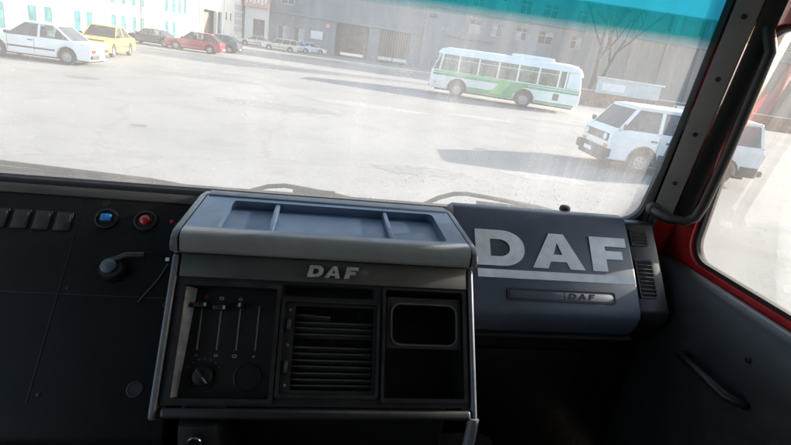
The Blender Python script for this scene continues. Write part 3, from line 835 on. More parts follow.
# ---- bus
def make_bus():
    th = Thing('bus', 'white and green coach parked side on across the yard, with a roof hatch box', 'bus', M=at(10.64, 32.6, math.atan2(.295, -.955)))
    W = 1.25; F, Rr = 3.85, -5.45; zb = 1.52; zt = 2.52; r = .48
    top = [(Rr + .1, .5), (Rr, .75), (Rr + .03, zb), (F, zb), (F + .05, .9), (F, .5)]
    prof = arch_profile(top, F - .05, Rr + .2, .40, (2.1, -2.1), .60, .50)
    b = MB(); b.prism(prof, -W, W, 'Y')
    body = th.part('body', b, 'bus_white', bevel=.05, seg=3)
    b = MB(); b.box(Rr + .3, F - .3, -W + .32, W - .32, .3, 1.2); th.part('underbody', b, 'under_black')
    # floor of cabin
    # roof shell: lofted cross sections
    def ring(x, hw, z0, z1):
        out = []
        for k in range(13):
            a = math.pi * k / 12
            cx = math.copysign(abs(math.cos(a)) ** .45, math.cos(a)); sz = abs(math.sin(a)) ** .75
            out.append((x, hw * cx, z0 + (z1 - z0) * sz))
        return out
    rings = [ring(F - .26, W * .84, zt - .02, zt + .13), ring(F - .42, W * .93, zt, zt + .30), ring(F - .9, W * .97, zt, zt + .42), ring(0, W * .975, zt, zt + .46),
             ring(Rr + 1.0, W * .97, zt, zt + .44), ring(Rr + .45, W * .95, zt - .02, zt + .36), ring(Rr + .2, W * .9, zt - .1, zt + .22), ring(Rr + .07, W * .82, zt - .25, zt + .02)]
    b = MB(); b.loft(rings); th.part('roof', b, 'bus_white', smooth=50)
    # gutter line
    for sg in (-1, 1):
        b = MB(); b.box(Rr + .6, F - .5, *sorted((sg * (W * .975 - .02), sg * (W * .975 + .025))), zt - .03, zt + .02); th.part('gutter', b, 'bus_white')
    # rear quarter panels, rear and front
    b = MB(); b.hexa([(Rr + .04, -W, zb + .002), (Rr + .04, W, zb + .002), (Rr + .95, W, zb + .002), (Rr + .95, -W, zb + .002)],
                     [(Rr + .22, -W * .93, zt), (Rr + .22, W * .93, zt), (Rr + .95, W * .965, zt), (Rr + .95, -W * .965, zt)])
    th.part('rear_panel', b, 'bus_white', bevel=.10, seg=4)
    # pillars & side windows
    xs = [3.36, 2.18, .95, -.27, -1.5, -2.75, -3.98, -4.42]
    for sg in (-1, 1):
        def P(x, z, off=0.0):
            t = (z - zb) / (zt - zb)
            return (x, sg * (W + (W * .965 - W) * t + off), z)
        for i, x in enumerate(xs):
            w = .05 if i not in (0,) else .06
            dx = -.12 if i == 0 else 0.0
            b = MB(); b.hexa([P(x - w, zb + .002, -.05), P(x + w, zb + .002, -.05), P(x + w, zb + .002), P(x - w, zb + .002)],
                             [P(x - w + dx, zt, -.05), P(x + w + dx, zt, -.05), P(x + w + dx, zt), P(x - w + dx, zt)])
            th.part('pillar', b, 'bus_white')
            if i + 1 < len(xs):
                x2 = xs[i + 1]
                q = [P(x - w + .02, zb + .05, -.03), P(x2 + .03, zb + .05, -.03), P(x2 + .03, zt - .03, -.03), P(x - w + dx + .02, zt - .03, -.03)]
                b = MB(); b.slab(q, .004); pn = th.part('side_window', b, 'bus_glass')
                if i < 6:
                    b = MB(); b.slab([P(x - w, zt - .30, -.022), P(x2 + .05, zt - .30, -.022), P(x2 + .05, zt - .27, -.022), P(x - w, zt - .27, -.022)], .006)
                    th.part('window_bar', b, 'bus_white', pn)
        # driver window + quarter
        b = MB(); b.hexa([P(F - .10, zb + .002, -.06), P(F - .02, zb + .002, -.06), P(F - .02, zb + .002), P(F - .10, zb + .002)],
                         [P(F - .50, zt, -.06), P(F - .42, zt, -.06), P(F - .42, zt), P(F - .50, zt)])
        th.part('pillar', b, 'bus_white')
        b = MB(); b.slab([P(F - .08, zb + .05, -.03), P(3.40, zb + .05, -.03), P(3.30, zt - .03, -.03), P(F - .46, zt - .03, -.03)], .004)
        th.part('side_window', b, 'bus_glass')
        # waist stripes (two greens) and swoosh on the lower side
        y = sg * (W + .004)
        def strip(poly, m, nm='stripe', o_=.003):
            b = MB(); b.prism(poly, sg * (W - .002), sg * (W + o_), 'Y'); th.part(nm, b, m)
        strip([(F - .12, zb - .06), (Rr + .12, zb - .06), (Rr + .12, zb - .14), (F - .12, zb - .14)], 'bus_green')
        strip([(F - .12, zb - .18), (Rr + .12, zb - .18), (Rr + .12, zb - .32), (F - .12, zb - .32)], 'bus_green')
        strip([(3.1, zb - .035), (-1.0, zb - .035), (-1.0, zb - .17), (3.1, zb - .17)], 'bus_light_green', o_=.006)
        strip([(-.62, zb - .10), (-1.55, zb - .10), (-.75, .55), (.10, .55)], 'bus_light_green', 'swoosh', .007)
        strip([(-1.2, zb - .11), (-2.3, zb - .11), (-1.42, .74), (-1.42, .44), (-.6, .44)], 'bus_green', 'swoosh', .009)
        strip([(1.42, .74), (.0, .74), (.22, .44), (1.46, .44)], 'bus_green', 'skirt_stripe')
        strip([(.0, .78), (-.9, .78), (-1.40, .50), (-1.4, .44), (.2, .44)], 'bus_green', 'skirt_stripe', .005)
        strip([(-2.8, .58), (Rr + .3, .58), (Rr + .3, .44), (-2.8, .44)], 'bus_green', 'skirt_stripe')
        b = MB(); b.box(-4.18, -3.82, *sorted((sg * W, sg * (W + .012))), .72, 1.12); th.part('engine_grille', b, 'bumper_black', bevel=.01)
        b = MB(); b.box(F - .4, F - .25, *sorted((sg * W, sg * (W + .014))), .72, .80); th.part('marker_lamp', b, 'lamp_amber')
        # hub arch lips
        for wx in (2.1, -2.1):
            pth = [(wx + .62 * math.cos(t), sg * (W + .01), .50 + .62 * math.sin(t)) for t in [R_(-8 + k * 196 / 14) for k in range(15)]]
            b = MB(); b.tube(pth, .022, 6); th.part('arch_lip', b, 'bumper_black', smooth=60)
            wheel(th, wx, sg * (W - .16), r, .27, sg, hubr=.60)
    # windscreen
    b = MB(); b.slab([(F - .04, -W + .08, zb + .05), (F - .04, W - .08, zb + .05), (F - .42, W - .16, zt - .02), (F - .42, -W + .16, zt - .02)], .005); th.part('windscreen', b, 'bus_glass')
    b = MB(); b.box(F - .26, F - .20, -.04, .04, zb + .03, zt); th.part('centre_pillar', b, 'bus_white')
    b = MB(); b.box(F - .02, F + .12, -W + .05, W - .05, .42, .62); th.part('bumper', b, 'rim_grey', bevel=.05)
    for sg in (-1, 1):
        b = MB(); b.lathe([(.001, .05), (.12, .03), (.14, 0)], 18, Matrix.Translation((F + .03, sg * .85, .92)) @ Matrix.Rotation(R_(90), 4, 'Y')); th.part('headlight', b, 'lamp_clear', smooth=40)
        b = MB(); b.box(Rr - .03, Rr + .02, *sorted((sg * .85, sg * 1.1)), .9, 1.15); th.part('tail_light', b, 'lamp_red')
    b = MB(); b.slab([(Rr + .05, -.8, zb + .25), (Rr + .05, .8, zb + .25), (Rr + .15, .75, zt - .1), (Rr + .15, -.75, zt - .1)], .006); th.part('rear_window', b, 'bus_glass')
    # roof box
    b = MB(); b.box(-3.55, -.95, -.75, .75, zt + .38, zt + .60); rb = th.part('roof_box', b, 'bus_white', bevel=.07, seg=3)
    b = MB(); b.box(-3.3, -1.2, -.55, .55, zt + .603, zt + .63); th.part('roof_box_lid', b, 'frame_white', rb, bevel=.01)
    # seats
    for k in range(9):
        x = 2.2 - k * .78
        for yy in (-.78, -.32, .32, .78):
            b = MB(); b.box(x - .06, x + .06, yy - .2, yy + .2, 1.25, 2.0); th.part('seat', b, 'seat_cloth', bevel=.04)
    for sg in (1,):
        b = MB(); b.tube([(F - .3, sg * (W + .0), 2.2), (F + .05, sg * (W + .16), 2.1), (F + .05, sg * (W + .16), 1.8)], .015, 6); m_ = th.part('mirror_arm', b, 'bumper_black')
        b = MB(); b.box(F + .02, F + .09, sg * (W + .07), sg * (W + .25), 1.65, 2.0); th.part('mirror', b, 'bumper_black', m_, bevel=.02)
make_bus()

# ---- van
def make_van():
    th = Thing('van', 'white boxy passenger van with black grille, facing left beside the windscreen pillar', 'van', M=at(10.3, 13.72, math.atan2(.092, -.996)))
    W = .92; F, Rr = 2.28, -2.28; zb = 1.12; H = 1.90; r = .32
    xf, xr = F - 1.06, F - 1.06 - 2.46
    top = [(Rr, .42), (Rr - .03, .8), (Rr, zb), (F - .14, zb), (F - .03, zb - .10), (F, .60), (F - .02, .36)]
    prof = arch_profile(top, F - .06, Rr + .1, .30, (xf, xr), r + .09, r + .03)
    b = MB(); b.prism(prof, -W, W, 'Y')
    th.part('body', b, 'paint_white', bevel=.085, seg=4)
    b = MB(); b.box(Rr + .2, F - .3, -W + .25, W - .25, .2, 1.0); th.part('underbody', b, 'under_black')
    w1 = W - .13
    q0 = [(F - .16, -W + .02, zb - .02), (F - .16, W - .02, zb - .02), (Rr + .03, W - .02, zb - .02), (Rr + .03, -W + .02, zb - .02)]
    zr = H - .07
    q1 = [(F - .66, -w1, zr), (F - .66, w1, zr), (Rr + .22, w1, zr), (Rr + .22, -w1, zr)]
    cabin = cabin_shell(th, q0, q1, [(0, 0), (.282, .201), (.590, .568), (1, 1)], 'paint_white', 'van_pane', tlo=.10, thi=.86, wp=.10, rb=.05)
    b = MB(); b.box(Rr + .1, F - .25, -W + .1, W - .1, zb + .04, zb + .046); th.part('cabin_floor', b, 'under_black')
    cabin_seats(th, (F - 1.2, F - 2.4, F - 3.4), zb, zb + .42, .42)
    # domed roof
    rg = []
    for x, s, h in ((F - .62, .94, .005), (F - .85, .99, .05), (0, 1.0, .07), (Rr + .5, .99, .06), (Rr + .2, .94, .005)):
        rg.append([(x, w1 * s * math.cos(math.pi * k / 8), zr - .02 + (h + .02) * math.sin(math.pi * k / 8) ** .6) for k in range(9)])
    b = MB(); b.loft(rg); th.part('roof', b, 'paint_white', cabin, smooth=50)
    # roof rails / hatch
    b = MB(); b.box(-1.15, -.1, -.42, .42, H - .01, H + .05); th.part('roof_hatch', b, 'paint_white', bevel=.03)
    for sg in (-1, 1):
        b = MB(); b.tube([(-1.2, sg * .5, H - .03), (-1.15, sg * .5, H + .06), (-.1, sg * .5, H + .06), (-.05, sg * .5, H - .03)], .016, 6); th.part('roof_rail', b, 'rim_grey', smooth=60)
    for s in (0, 1):
        sg = -1 if s == 0 else 1
        for xx in (F - 1.42, F - 2.76):
            b = MB(); b.box(xx - .006, xx + .006, *sorted((sg * (W - .01), sg * (W + .002))), .38, zb - .04); th.part('door_seam', b, 'under_black')
        b = MB(); b.box(F - 1.36, F - 1.18, *sorted((sg * W, sg * (W + .03))), .92, .97); th.part('door_handle', b, 'bumper_black', bevel=.008)
        b = MB(); b.box(F - 1.62, F - 1.80, *sorted((sg * W, sg * (W + .03))), .92, .97); th.part('door_handle', b, 'bumper_black', bevel=.008)
        b = MB(); b.box(xr + r + .12, xf - r - .12, *sorted((sg * (W - .004), sg * (W + .02))), .31, .60); th.part('side_cladding', b, 'bumper_black', bevel=.01)
        b = MB(); b.box(Rr + .05, xr - r - .12, *sorted((sg * (W - .004), sg * (W + .02))), .31, .60); th.part('side_cladding', b, 'bumper_black', bevel=.01)
        b = MB(); b.tube([(F - .34, sg * W, zb + .04), (F - .28, sg * (W + .10), zb + .08)], .014, 6); a = th.part('mirror_arm', b, 'bumper_black')
        b = MB(); b.box(F - .32, F - .25, *sorted((sg * (W + .06), sg * (W + .24))), zb + .06, zb + .20); th.part('mirror', b, 'bumper_black', a, bevel=.02)
        for wx in (xf, xr):
            pth = [(wx + (r + .095) * math.cos(t), sg * (W + .004), r + .03 + (r + .095) * math.sin(t)) for t in [R_(-5 + k * 190 / 14) for k in range(15)]]
            b = MB(); b.tube(pth, .028, 6); th.part('arch_lip', b, 'bumper_black', smooth=60)
            wheel(th, wx, sg * (W - .13), r, .2, sg)
    for sg in (-1, 1):
        b = MB(); b.box(Rr + .25, F - .7, *sorted((sg * (w1 - .01), sg * (w1 + .02))), zr - .035, zr - .005); th.part('gutter', b, 'paint_white', bevel=.006)
        b = MB(); b.box(Rr + .02, F - .12, *sorted((sg * (W - .01), sg * (W + .007))), .965, .985); th.part('swage_line', b, 'paint_white')
    # front: grille with slats, round lamps, bumper
    b = MB(); b.box(F - .03, F + .012, -.78, .78, .78, 1.00); gr = th.part('grille', b, 'bumper_black', bevel=.015)
    for k in range(4):
        b = MB(); b.box(F + .013, F + .022, -.50, .50, .805 + k * .05, .82 + k * .05); th.part('grille_slat', b, 'steel_grey', gr)
    for sg in (-1, 1):
        b = MB(); b.lathe([(.001, .035), (.085, .028), (.102, .0), (.106, -.02)], 20, Matrix.Translation((F + .015, sg * .63, .89)) @ Matrix.Rotation(R_(90), 4, 'Y')); th.part('headlight', b, 'lamp_clear', gr, smooth=35)
        b = MB(); b.box(F - .02, F + .02, *sorted((sg * .62, sg * .86)), .62, .70); th.part('indicator', b, 'lamp_amber', bevel=.01)
        b = MB(); b.box(Rr - .04, Rr + .02, *sorted((sg * .70, sg * .90)), .75, 1.0); th.part('tail_light', b, 'lamp_red', bevel=.01)
    b = MB(); b.box(F - .12, F + .16, -W - .03, W + .03, .34, .60); bp = th.part('bumper', b, 'bumper_black', bevel=.05, seg=3)
    b = MB(); b.box(F + .163, F + .172, -.26, .26, .40, .51); th.part('number_plate', b, 'sign_white', bp)
    b = MB(); b.box(F - .10, F + .08, -W + .08, W - .08, .22, .355); th.part('front_spoiler', b, 'bumper_black', bevel=.03)
    b = MB(); b.box(Rr - .14, Rr + .1, -W - .02, W + .02, .36, .54); th.part('bumper', b, 'bumper_black', bevel=.05)
    for yy in (-.35, .25):
        b = MB(); b.tube([(F - .19, yy, zb + .05), (F - .31, yy + .3, zb + .24)], .008, 5); th.part('wiper', b, 'rubber')
make_van()

# ================================================================== THE TRUCK CAB
# the cab leans a little on the uneven yard
CAB = Matrix.Translation((.05, 0, 1.95)) @ Matrix.Rotation(R_(-1.3), 4, 'Y') @ Matrix.Translation((-.05, 0, -1.95))

def frame(p0, p1):
    """sloping panel: origin at its top edge, local x = right, y = up the panel, z = out of it towards the seats"""
    p0 = Vector((0, *p0)); p1 = Vector((0, *p1))
    d = (p1 - p0).normalized()
    M = Matrix((Vector((1, 0, 0)), -d, Vector((1, 0, 0)).cross(-d))).transposed().to_4x4()
    M.translation = p0
    return M
CM = frame((1.10, 1.905), (.90, 1.645))      # console face
PM = frame((1.40, 1.970), (1.13, 1.665))     # passenger side dash face
DM = frame((1.45, 1.936), (1.15, 1.631))     # driver side switch panel
WM = frame((1.30, 2.76), (1.50, 1.936))      # windscreen
WL = math.hypot(.2, .824)

def cab_struct(name, mb, m, bevel=0):
    return struct(name, mb, m, CAB, bevel)
b = MB(); b.box(-1.30, 1.30, -1.0, 1.30, 2.86, 2.92); cab_struct('cab_roof', b, 'cabin_lining')
b = MB(); b.box(-1.30, 1.30, -1.06, -1.003, .9, 2.857); cab_struct('cab_rear_wall', b, 'cabin_lining')
b = MB(); b.box(-1.25, 1.25, -1.0, 1.5, .92, 1.0); cab_struct('cab_floor', b, 'carpet')
b = MB(); b.fill([[(-1.0, 1.003), (1.49, 1.003), (1.49, 1.9), (1.28, 2.857), (-1.0, 2.857)], rrect(-.15, 1.15, 1.0, 2.62, .07)], .05, Matrix.Translation((-1.24, 0, 0)) @ Matrix(((0, 0, 1, 0), (1, 0, 0, 0), (0, 1, 0, 0), (0, 0, 0, 1)))); cab_struct('cab_side_wall', b, 'cabin_lining')  # tall opening added in the unseen left wall to fill the cab with light
b = MB(); b.box(1.21, 1.27, -1.0, .148, 1.003, 2.857); cab_struct('cab_side_wall', b, 'cabin_lining')
b = MB(); b.box(-1.25, 1.25, 1.515, 1.56, .9, 1.885); cab_struct('cab_front_wall', b, 'red_paint')
b = MB(); b.prism([(1.31, 2.775), (1.36, 2.775), (1.34, 2.92), (1.303, 2.92)], -1.25, 1.25, 'X'); cab_struct('cab_roof_header', b, 'cabin_lining')
b = MB(); b.box(-.34, .62, .15, 1.25, 1.002, 1.28); cab_struct('engine_tunnel', b, 'carpet', bevel=.05)

# ---- windscreen
ws = Thing('windscreen', 'dusty smeared truck windscreen with a teal and blue sun strip along its top', 'windscreen', (0, 1.5, 1.93), CAB)
b = MB(); b.add([(-1.13, 0.01, 0), (1.115, 0.01, 0), (1.115, -WL - .004, 0), (-1.13, -WL - .004, 0)], [(0, 1, 2, 3)], WM)
ws.part('glass', b, 'windscreen_glass')
b = MB(); b.fill([rrect(-1.20, -WL - .05, 1.165, .06, .1), rrect(-1.12, -WL + .0, 1.092, -.0, .06, 8)], .03, WM); ws.part('rubber_seal', b, 'rubber', bevel=.008)
vz = lambda z: (z - 2.76) / (-.824) * WL     # distance down the pane at height z
b = MB(); b.add([(-1.09, -.002, .004), (1.085, -.002, .004), (1.085, -vz(2.497), .004), (-1.09, -vz(2.497), .004)], [(0, 1, 2, 3)], WM)
ws.part('sun_strip', b, 'sun_film')

# ---- wipers outside the screen
def wiper(label, arm, blade, joint=None):
    fix = lambda p: (p[0], p[1], p[2] - (p[0] - .05) * .0227)
    t = Thing('windscreen_wiper', label, 'wiper', fix(arm[0]), CAB, group='wipers lying along the foot of the windscreen')
    b = MB(); b.tube([fix(p) for p in arm], [.013] + [.0125] * (len(arm) - 2) + [.006], 8, flat=.6); t.part('arm', b, 'wiper_grey', smooth=60)
    b = MB(); b.tube([fix(p) for p in blade], .007, 6, flat=1.5); bl = t.part('blade', b, 'wiper_black', smooth=60)
    b = MB(); b.tube([(p[0], p[1] + .004, p[2] + .010) for p in map(fix, blade)], .0035, 6); t.part('blade_carrier', b, 'wiper_grey', bl, smooth=60)
    b = MB(); b.lathe([(.001, .012), (.016, .010), (.018, -.012), (.001, -.014)], 14, Matrix.Translation(fix(arm[0])) @ Matrix.Rotation(R_(90), 4, 'X')); t.part('pivot', b, 'wiper_black', smooth=40)
    if joint:
        x, y, z = fix(joint); b = MB(); b.box(x - .022, x + .022, y - .01, y + .008, z - .008, z + .010); t.part('joint', b, 'wiper_grey', bevel=.004)
wiper('grey wiper at the foot of the windscreen on the left, above the switch panel', [(-1.05, 1.6, 1.918), (-.66, 1.6, 1.909), (-.511, 1.6, 1.905), (-.38, 1.6, 1.897)], [(-1.0, 1.575, 1.900), (-.511, 1.575, 1.893), (-.24, 1.575, 1.886)])
wiper('grey wiper with humped arm rising behind the middle of the console tray', [(-.23, 1.6, 1.885), (-.20, 1.6, 1.904), (-.15, 1.6, 1.923), (-.097, 1.6, 1.931), (-.03, 1.6, 1.926), (.03, 1.6, 1.920), (.102, 1.6, 1.911), (.20, 1.6, 1.898)], [(-.07, 1.575, 1.915), (.06, 1.575, 1.913), (.22, 1.575, 1.900)], (.045, 1.595, 1.919))
wiper('grey wiper with humped arm at the right, ending beside the dash top button', [(.345, 1.6, 1.890), (.37, 1.6, 1.914), (.42, 1.6, 1.944), (.47, 1.6, 1.962), (.51, 1.6, 1.966), (.58, 1.6, 1.962), (.68, 1.6, 1.953), (.78, 1.6, 1.944), (.90, 1.6, 1.930)], [(.545, 1.575, 1.938), (.70, 1.575, 1.936), (.90, 1.575, 1.928)])

# ---- lettering outlines: each letter in a unit box, (loops)
def L_D():
    def half(x0, x1, y0, y1, r, k=8):
        o = [(x0, y0)]
        for i in range(k + 1):
            a = R_(-90 + 90 * i / k); o.append((x1 - r + r * math.cos(a), y0 + r + r * math.sin(a)))
        for i in range(k + 1):
            a = R_(90 * i / k); o.append((x1 - r + r * math.cos(a), y1 - r + r * math.sin(a)))
        return o + [(x0, y1)]
    return [half(0, 1, 0, 1, .46), half(.30, .70, .26, .74, .22)]
def L_A():
    return [[(0, 0), (.29, 0), (.35, .2), (.65, .2), (.71, 0), (1, 0), (.64, 1), (.36, 1)], [(.415, .40), (.585, .40), (.50, .74)]]
def L_F():
    return [[(0, 0), (.40, 0), (.40, .36), (.86, .36), (.86, .60), (.40, .60), (.40, .73), (1, .73), (1, 1), (0, 1)]]
def letter(th, name, loops, x0, x1, v0, v1, depth, M, w, m, parent, shear=0.0, bevel=0):
    sc = [[(x0 + (x1 - x0) * x + shear * (v1 - v0) * y, -v1 + (v1 - v0) * y) for x, y in lp] for lp in loops]
    b = MB(); b.fill(sc, depth, M, w + depth / 2)
    return th.part(name, b, m, parent, bevel=bevel, seg=1)

def slabw(x0, x1, v0, v1, w0, w1, M):
    b = MB(); b.box(x0, x1, -v1, -v0, w0, w1, M); return b
def openbox(x0, x1, v0, v1, depth, M, w0=0.0, t=.003):
    b = MB()
    b.box(x0 - t, x1 + t, -v1 - t, -v0 + t, w0 - depth - t, w0 - depth, M)
    b.box(x0 - t, x0, -v1, -v0, w0 - depth + .0005, w0, M); b.box(x1, x1 + t, -v1, -v0, w0 - depth + .0005, w0, M)
    b.box(x0 - t, x1 + t, -v1 - t, -v1 - .0002, w0 - depth + .0005, w0, M); b.box(x0 - t, x1 + t, -v0 + .0002, -v0 + t, w0 - depth + .0005, w0, M)
    return b

# ---- centre console
cc = Thing('centre_console', 'black truck centre console with blue-grey tray on top, heater controls, air vent and pockets', 'console', (.05, 1.0, 1.28), CAB)
# tray: rim with sunken bed and two dividers
TZ = 1.962
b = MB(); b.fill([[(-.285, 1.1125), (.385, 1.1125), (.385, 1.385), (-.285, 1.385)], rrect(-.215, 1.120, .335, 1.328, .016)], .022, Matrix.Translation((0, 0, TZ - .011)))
tray = cc.part('tray', b, 'plastic_tray_sky', bevel=.006, seg=3)
b = MB(); b.box(-.225, .345, 1.108, 1.336, TZ - .034, TZ - .0225); cc.part('tray_bed', b, 'plastic_tray_sky', tray)
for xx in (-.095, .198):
    b = MB(); b.prism([(1.110, TZ - .021), (1.332, TZ - .021), (1.328, TZ - .003), (1.116, TZ - .003)], xx - .006, xx + .006, 'X'); cc.part('tray_divider', b, 'plastic_tray_sky', tray, bevel=.003)
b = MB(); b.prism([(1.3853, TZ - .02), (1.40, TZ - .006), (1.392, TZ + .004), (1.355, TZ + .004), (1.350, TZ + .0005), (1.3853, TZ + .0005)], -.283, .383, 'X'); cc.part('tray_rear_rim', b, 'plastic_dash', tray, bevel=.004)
lipp = [(1.112, TZ + .0015), (1.100, TZ + .0015)] + [(1.092 - .021 * math.sin(R_(a)), TZ - .0215 + .023 * math.cos(R_(a))) for a in range(0, 91, 10)] + [(1.0705, TZ - .032)] + [(1.083 - .0125 * math.cos(R_(a)), TZ - .037 - .0125 * math.sin(R_(a))) for a in range(0, 91, 15)] + [(1.112, TZ - .046), (1.112, TZ - .023), (1.0875, TZ - .023), (1.0875, TZ + .0002)]
b = MB(); b.prism(lipp[:-2] + [(1.1115, TZ - .0225), (1.1115, TZ + .0005)], -.284, .384, 'X')
cc.part('tray_lip', b, 'plastic_lip_lit', tray, smooth=35)
# cheeks: upper arched and lower straight piece on both sides
def cheek(x0, x1, lab):
    n = Vector((0, -.7926, .6097)); d = Vector((0, -.6097, -.7926)); o = Vector((0, 1.10, 1.905))
    P = lambda v, w: (o + d * v + n * w)[1:]
    up = [(1.485, 1.93), (1.43, 1.950), (1.36, 1.962), (1.10, 1.960), (1.076, 1.951), (1.067, 1.936), (1.068, 1.920), P(.0, .008), P(.005, .0075), (1.15, 1.88), (1.485, 1.88)]
    lo = [P(.0075, .008), P(.20, .008), P(.345, .008), P(.36, .004), P(.36, -.05), (1.1, 1.60), (1.485, 1.56), (1.485, 1.8785), (1.15, 1.8785)]
    b = MB(); b.prism(up, x0, x1, 'X'); cc.part('upper_cheek', b, 'cheek_paint', bevel=.006, seg=3)
    b = MB(); b.prism(lo, x0, x1, 'X'); cc.part('lower_cheek', b, 'cheek_paint', bevel=.006, seg=3)
cheek(-.304, -.289, 'l'); cheek(.389, .402, 'r')
# face frame with openings
def rc(x0, x1, v0, v1, r=.004): return rrect(x0, -v1, x1, -v0, r, 3)
H_ = (-.268, -.066, .076, .316); PO = (-.049, .156, .066, .089); VE = (-.046, .166, .104, .304); RI = (.186, .373, .066, .310)
b = MB(); b.fill([[(-.286, -.330), (.386, -.330), (.386, -.0005), (-.286, -.0005)], rc(*H_), rc(*PO), rc(*VE), rc(*RI)], .012, CM, -.006)
face = cc.part('face_frame', b, 'plastic_panel', bevel=.0018, seg=2)
b = slabw(-.284, .384, .004, .058, .0005, .008, CM); stp = cc.part('name_strip', b, 'plastic_strip_lit', bevel=.003)
for nm, lp, x0, x1 in (('letter', L_D(), -.002, .032), ('letter', L_A(), .038, .074), ('letter', L_F(), .084, .112)):
    letter(cc, nm, lp, x0, x1, .018, .046, .005, CM, .0085, 'emblem_metal', stp, shear=.22, bevel=.0006)
# heater panel
b = openbox(*H_, .032, CM); hp = cc.part('heater_panel', b, 'plastic_black')
b = MB(); b.hexa([(-.2677, -.0770, -.001), (-.2677, -.3150, -.001), (-.2677, -.3150, -.0312), (-.2677, -.0770, -.0312)], [(-.2660, -.0775, -.0010), (-.2660, -.3145, -.0010), (-.2600, -.3145, -.0312), (-.2480, -.0775, -.0312)], CM); cc.part('side_wedge', b, 'wedge_sunlit', hp)
W0 = -.0315
for k, (xx, vh) in enumerate(((-.232, .116), (-.190, .121), (-.148, .114), (-.106, .150))):
    cc.part('slider_slot', slabw(xx - .0016, xx + .0016, .112, .214, W0, W0 + .001, CM), 'steel_grey', hp)
    if k < 3:
        sl = cc.part('slider', slabw(xx - .017 if k < 2 else xx - .006, xx + .012 if k < 2 else xx + .006, vh - .006, vh + .006, W0 + .0015, W0 + .022, CM), 'plastic_panel', hp, bevel=.004)
        cc.part('slider_mark', slabw(xx + .006 if k < 2 else xx - .002, xx + .011 if k < 2 else xx + .002, vh - .004, vh + .004, W0 + .0225, W0 + .0232, CM), 'print_white', sl)
for xx, v, m, s in ((-.226, .096, 'print_red', .004), (-.192, .098, 'print_white', .005), (-.150, .098, 'print_white', .004), (-.232, .226, 'print_blue', .003), (-.190, .226, 'print_white', .004), (-.150, .226, 'print_white', .005), (-.108, .226, 'print_white', .003)):
    b = MB(); b.fill([rrect(xx - s, -v - s * .7, xx + s, -v + s * .7, s * .5, 3), rrect(xx - s * .6, -v - s * .35, xx + s * .6, -v + s * .35, s * .2, 3)], .0006, CM, W0 + .0005); cc.part('symbol', b, m, hp)
for xx, rot in ((-.212, 0.7), (-.117, None)):
    KM = CM @ Matrix.Translation((xx, -.270, W0 + .0004))
    b = MB(); b.lathe([(.0295, 0), (.030, .0015), (.029, .002), (.0285, .0005)], 36, KM); ring_ = cc.part('dial', b, 'plastic_panel', hp, smooth=40)
    if rot is None: continue
    b = MB(); b.lathe([(.022, 0), (.021, .010), (.018, .012), (.001, .012)], 30, KM); kb = cc.part('knob', b, 'plastic_black', hp, smooth=40)
    b = MB(); b.box(-.0035, .0035, -.020, .020, .0123, .019, KM @ Matrix.Rotation(rot, 4, 'Z')); cc.part('knob_grip', b, 'plastic_panel', kb, bevel=.002)
    b = MB(); b.box(-.001, .001, -.019, -.004, .0193, .0198, KM @ Matrix.Rotation(rot, 4, 'Z')); cc.part('pointer', b, 'print_white', kb)
    for k in range(7):
        a = R_(30 + k * 20); b = MB(); b.lathe([(.001, .0009), (.0014, .0008), (.0014, 0)], 8, KM @ Matrix.Translation((.037 * math.cos(a), .037 * math.sin(a), 0))); cc.part('dial_dot', b, 'print_white', hp)
# pocket above vent
cc.part('slot_pocket', openbox(*PO, .05, CM), 'plastic_black')
# air vent
b = openbox(*VE, .055, CM); vt = cc.part('air_vent', b, 'plastic_black')
b = MB(); b.fill([rc(-.0455, .1655, .1045, .3035), rc(-.022, .158, .112, .296, .003)], .004, CM, -.004); cc.part('vent_bezel', b, 'plastic_panel', vt, bevel=.001)
for k, (v, ti, sk) in enumerate(((.139, -24, -2.6), (.152, -22, .3), (.165, -24, -.2), (.178, -20, .2), (.207, -20, -.2), (.221, -24, .3), (.235, -19, 0), (.249, -22, -.3), (.263, -20, .2), (.277, -23, 0), (.289, -20, .1))):
    M = CM @ Matrix.Translation((.068, -v, -.018)) @ Matrix.Rotation(R_(sk), 4, 'Z') @ Matrix.Rotation(R_(ti), 4, 'X')
    b = MB(); b.box(-.089, .089 if k else -.01, -.0016, .0016, -.011, .011, M); cc.part('slat', b, 'plastic_trim', vt, bevel=.0006, seg=1)
for xx in (.008, .068, .128):
    b = MB(); b.box(xx - .0012, xx + .0012, -.294, -.114, -.046, -.031, CM); cc.part('cross_slat', b, 'plastic_black', vt)
for v in (.155, .248):
    b = MB(); b.lathe([(.001, -.004), (.014, -.004), (.015, 0), (.014, .004), (.001, .004)], 20, CM @ Matrix.Translation((-.034, -v, -.004)) @ Matrix.Rotation(R_(90), 4, 'Y')); cc.part('thumb_wheel', b, 'plastic_trim', vt, smooth=35)
for v in (.122, .200, .286):
    b = MB(); b.lathe([(.001, .0022), (.003, .0016), (.0034, 0)], 12, CM @ Matrix.Translation((-.034, -v, -.0018))); cc.part('screw', b, 'steel_grey', vt, smooth=40)
for x0, x1, v0, v1, hole in ((-.277, -.057, .066, .325, rc(*H_)), (-.0535, .1725, .0995, .312, rc(-.046, .166, .104, .304)), (.179, .3815, .061, .319, rc(*RI))):
    b = MB(); b.fill([rc(x0, x1, v0, v1, .004), hole], .006, CM, .0035); cc.part('bezel', b, 'bezel', face, bevel=.0018)
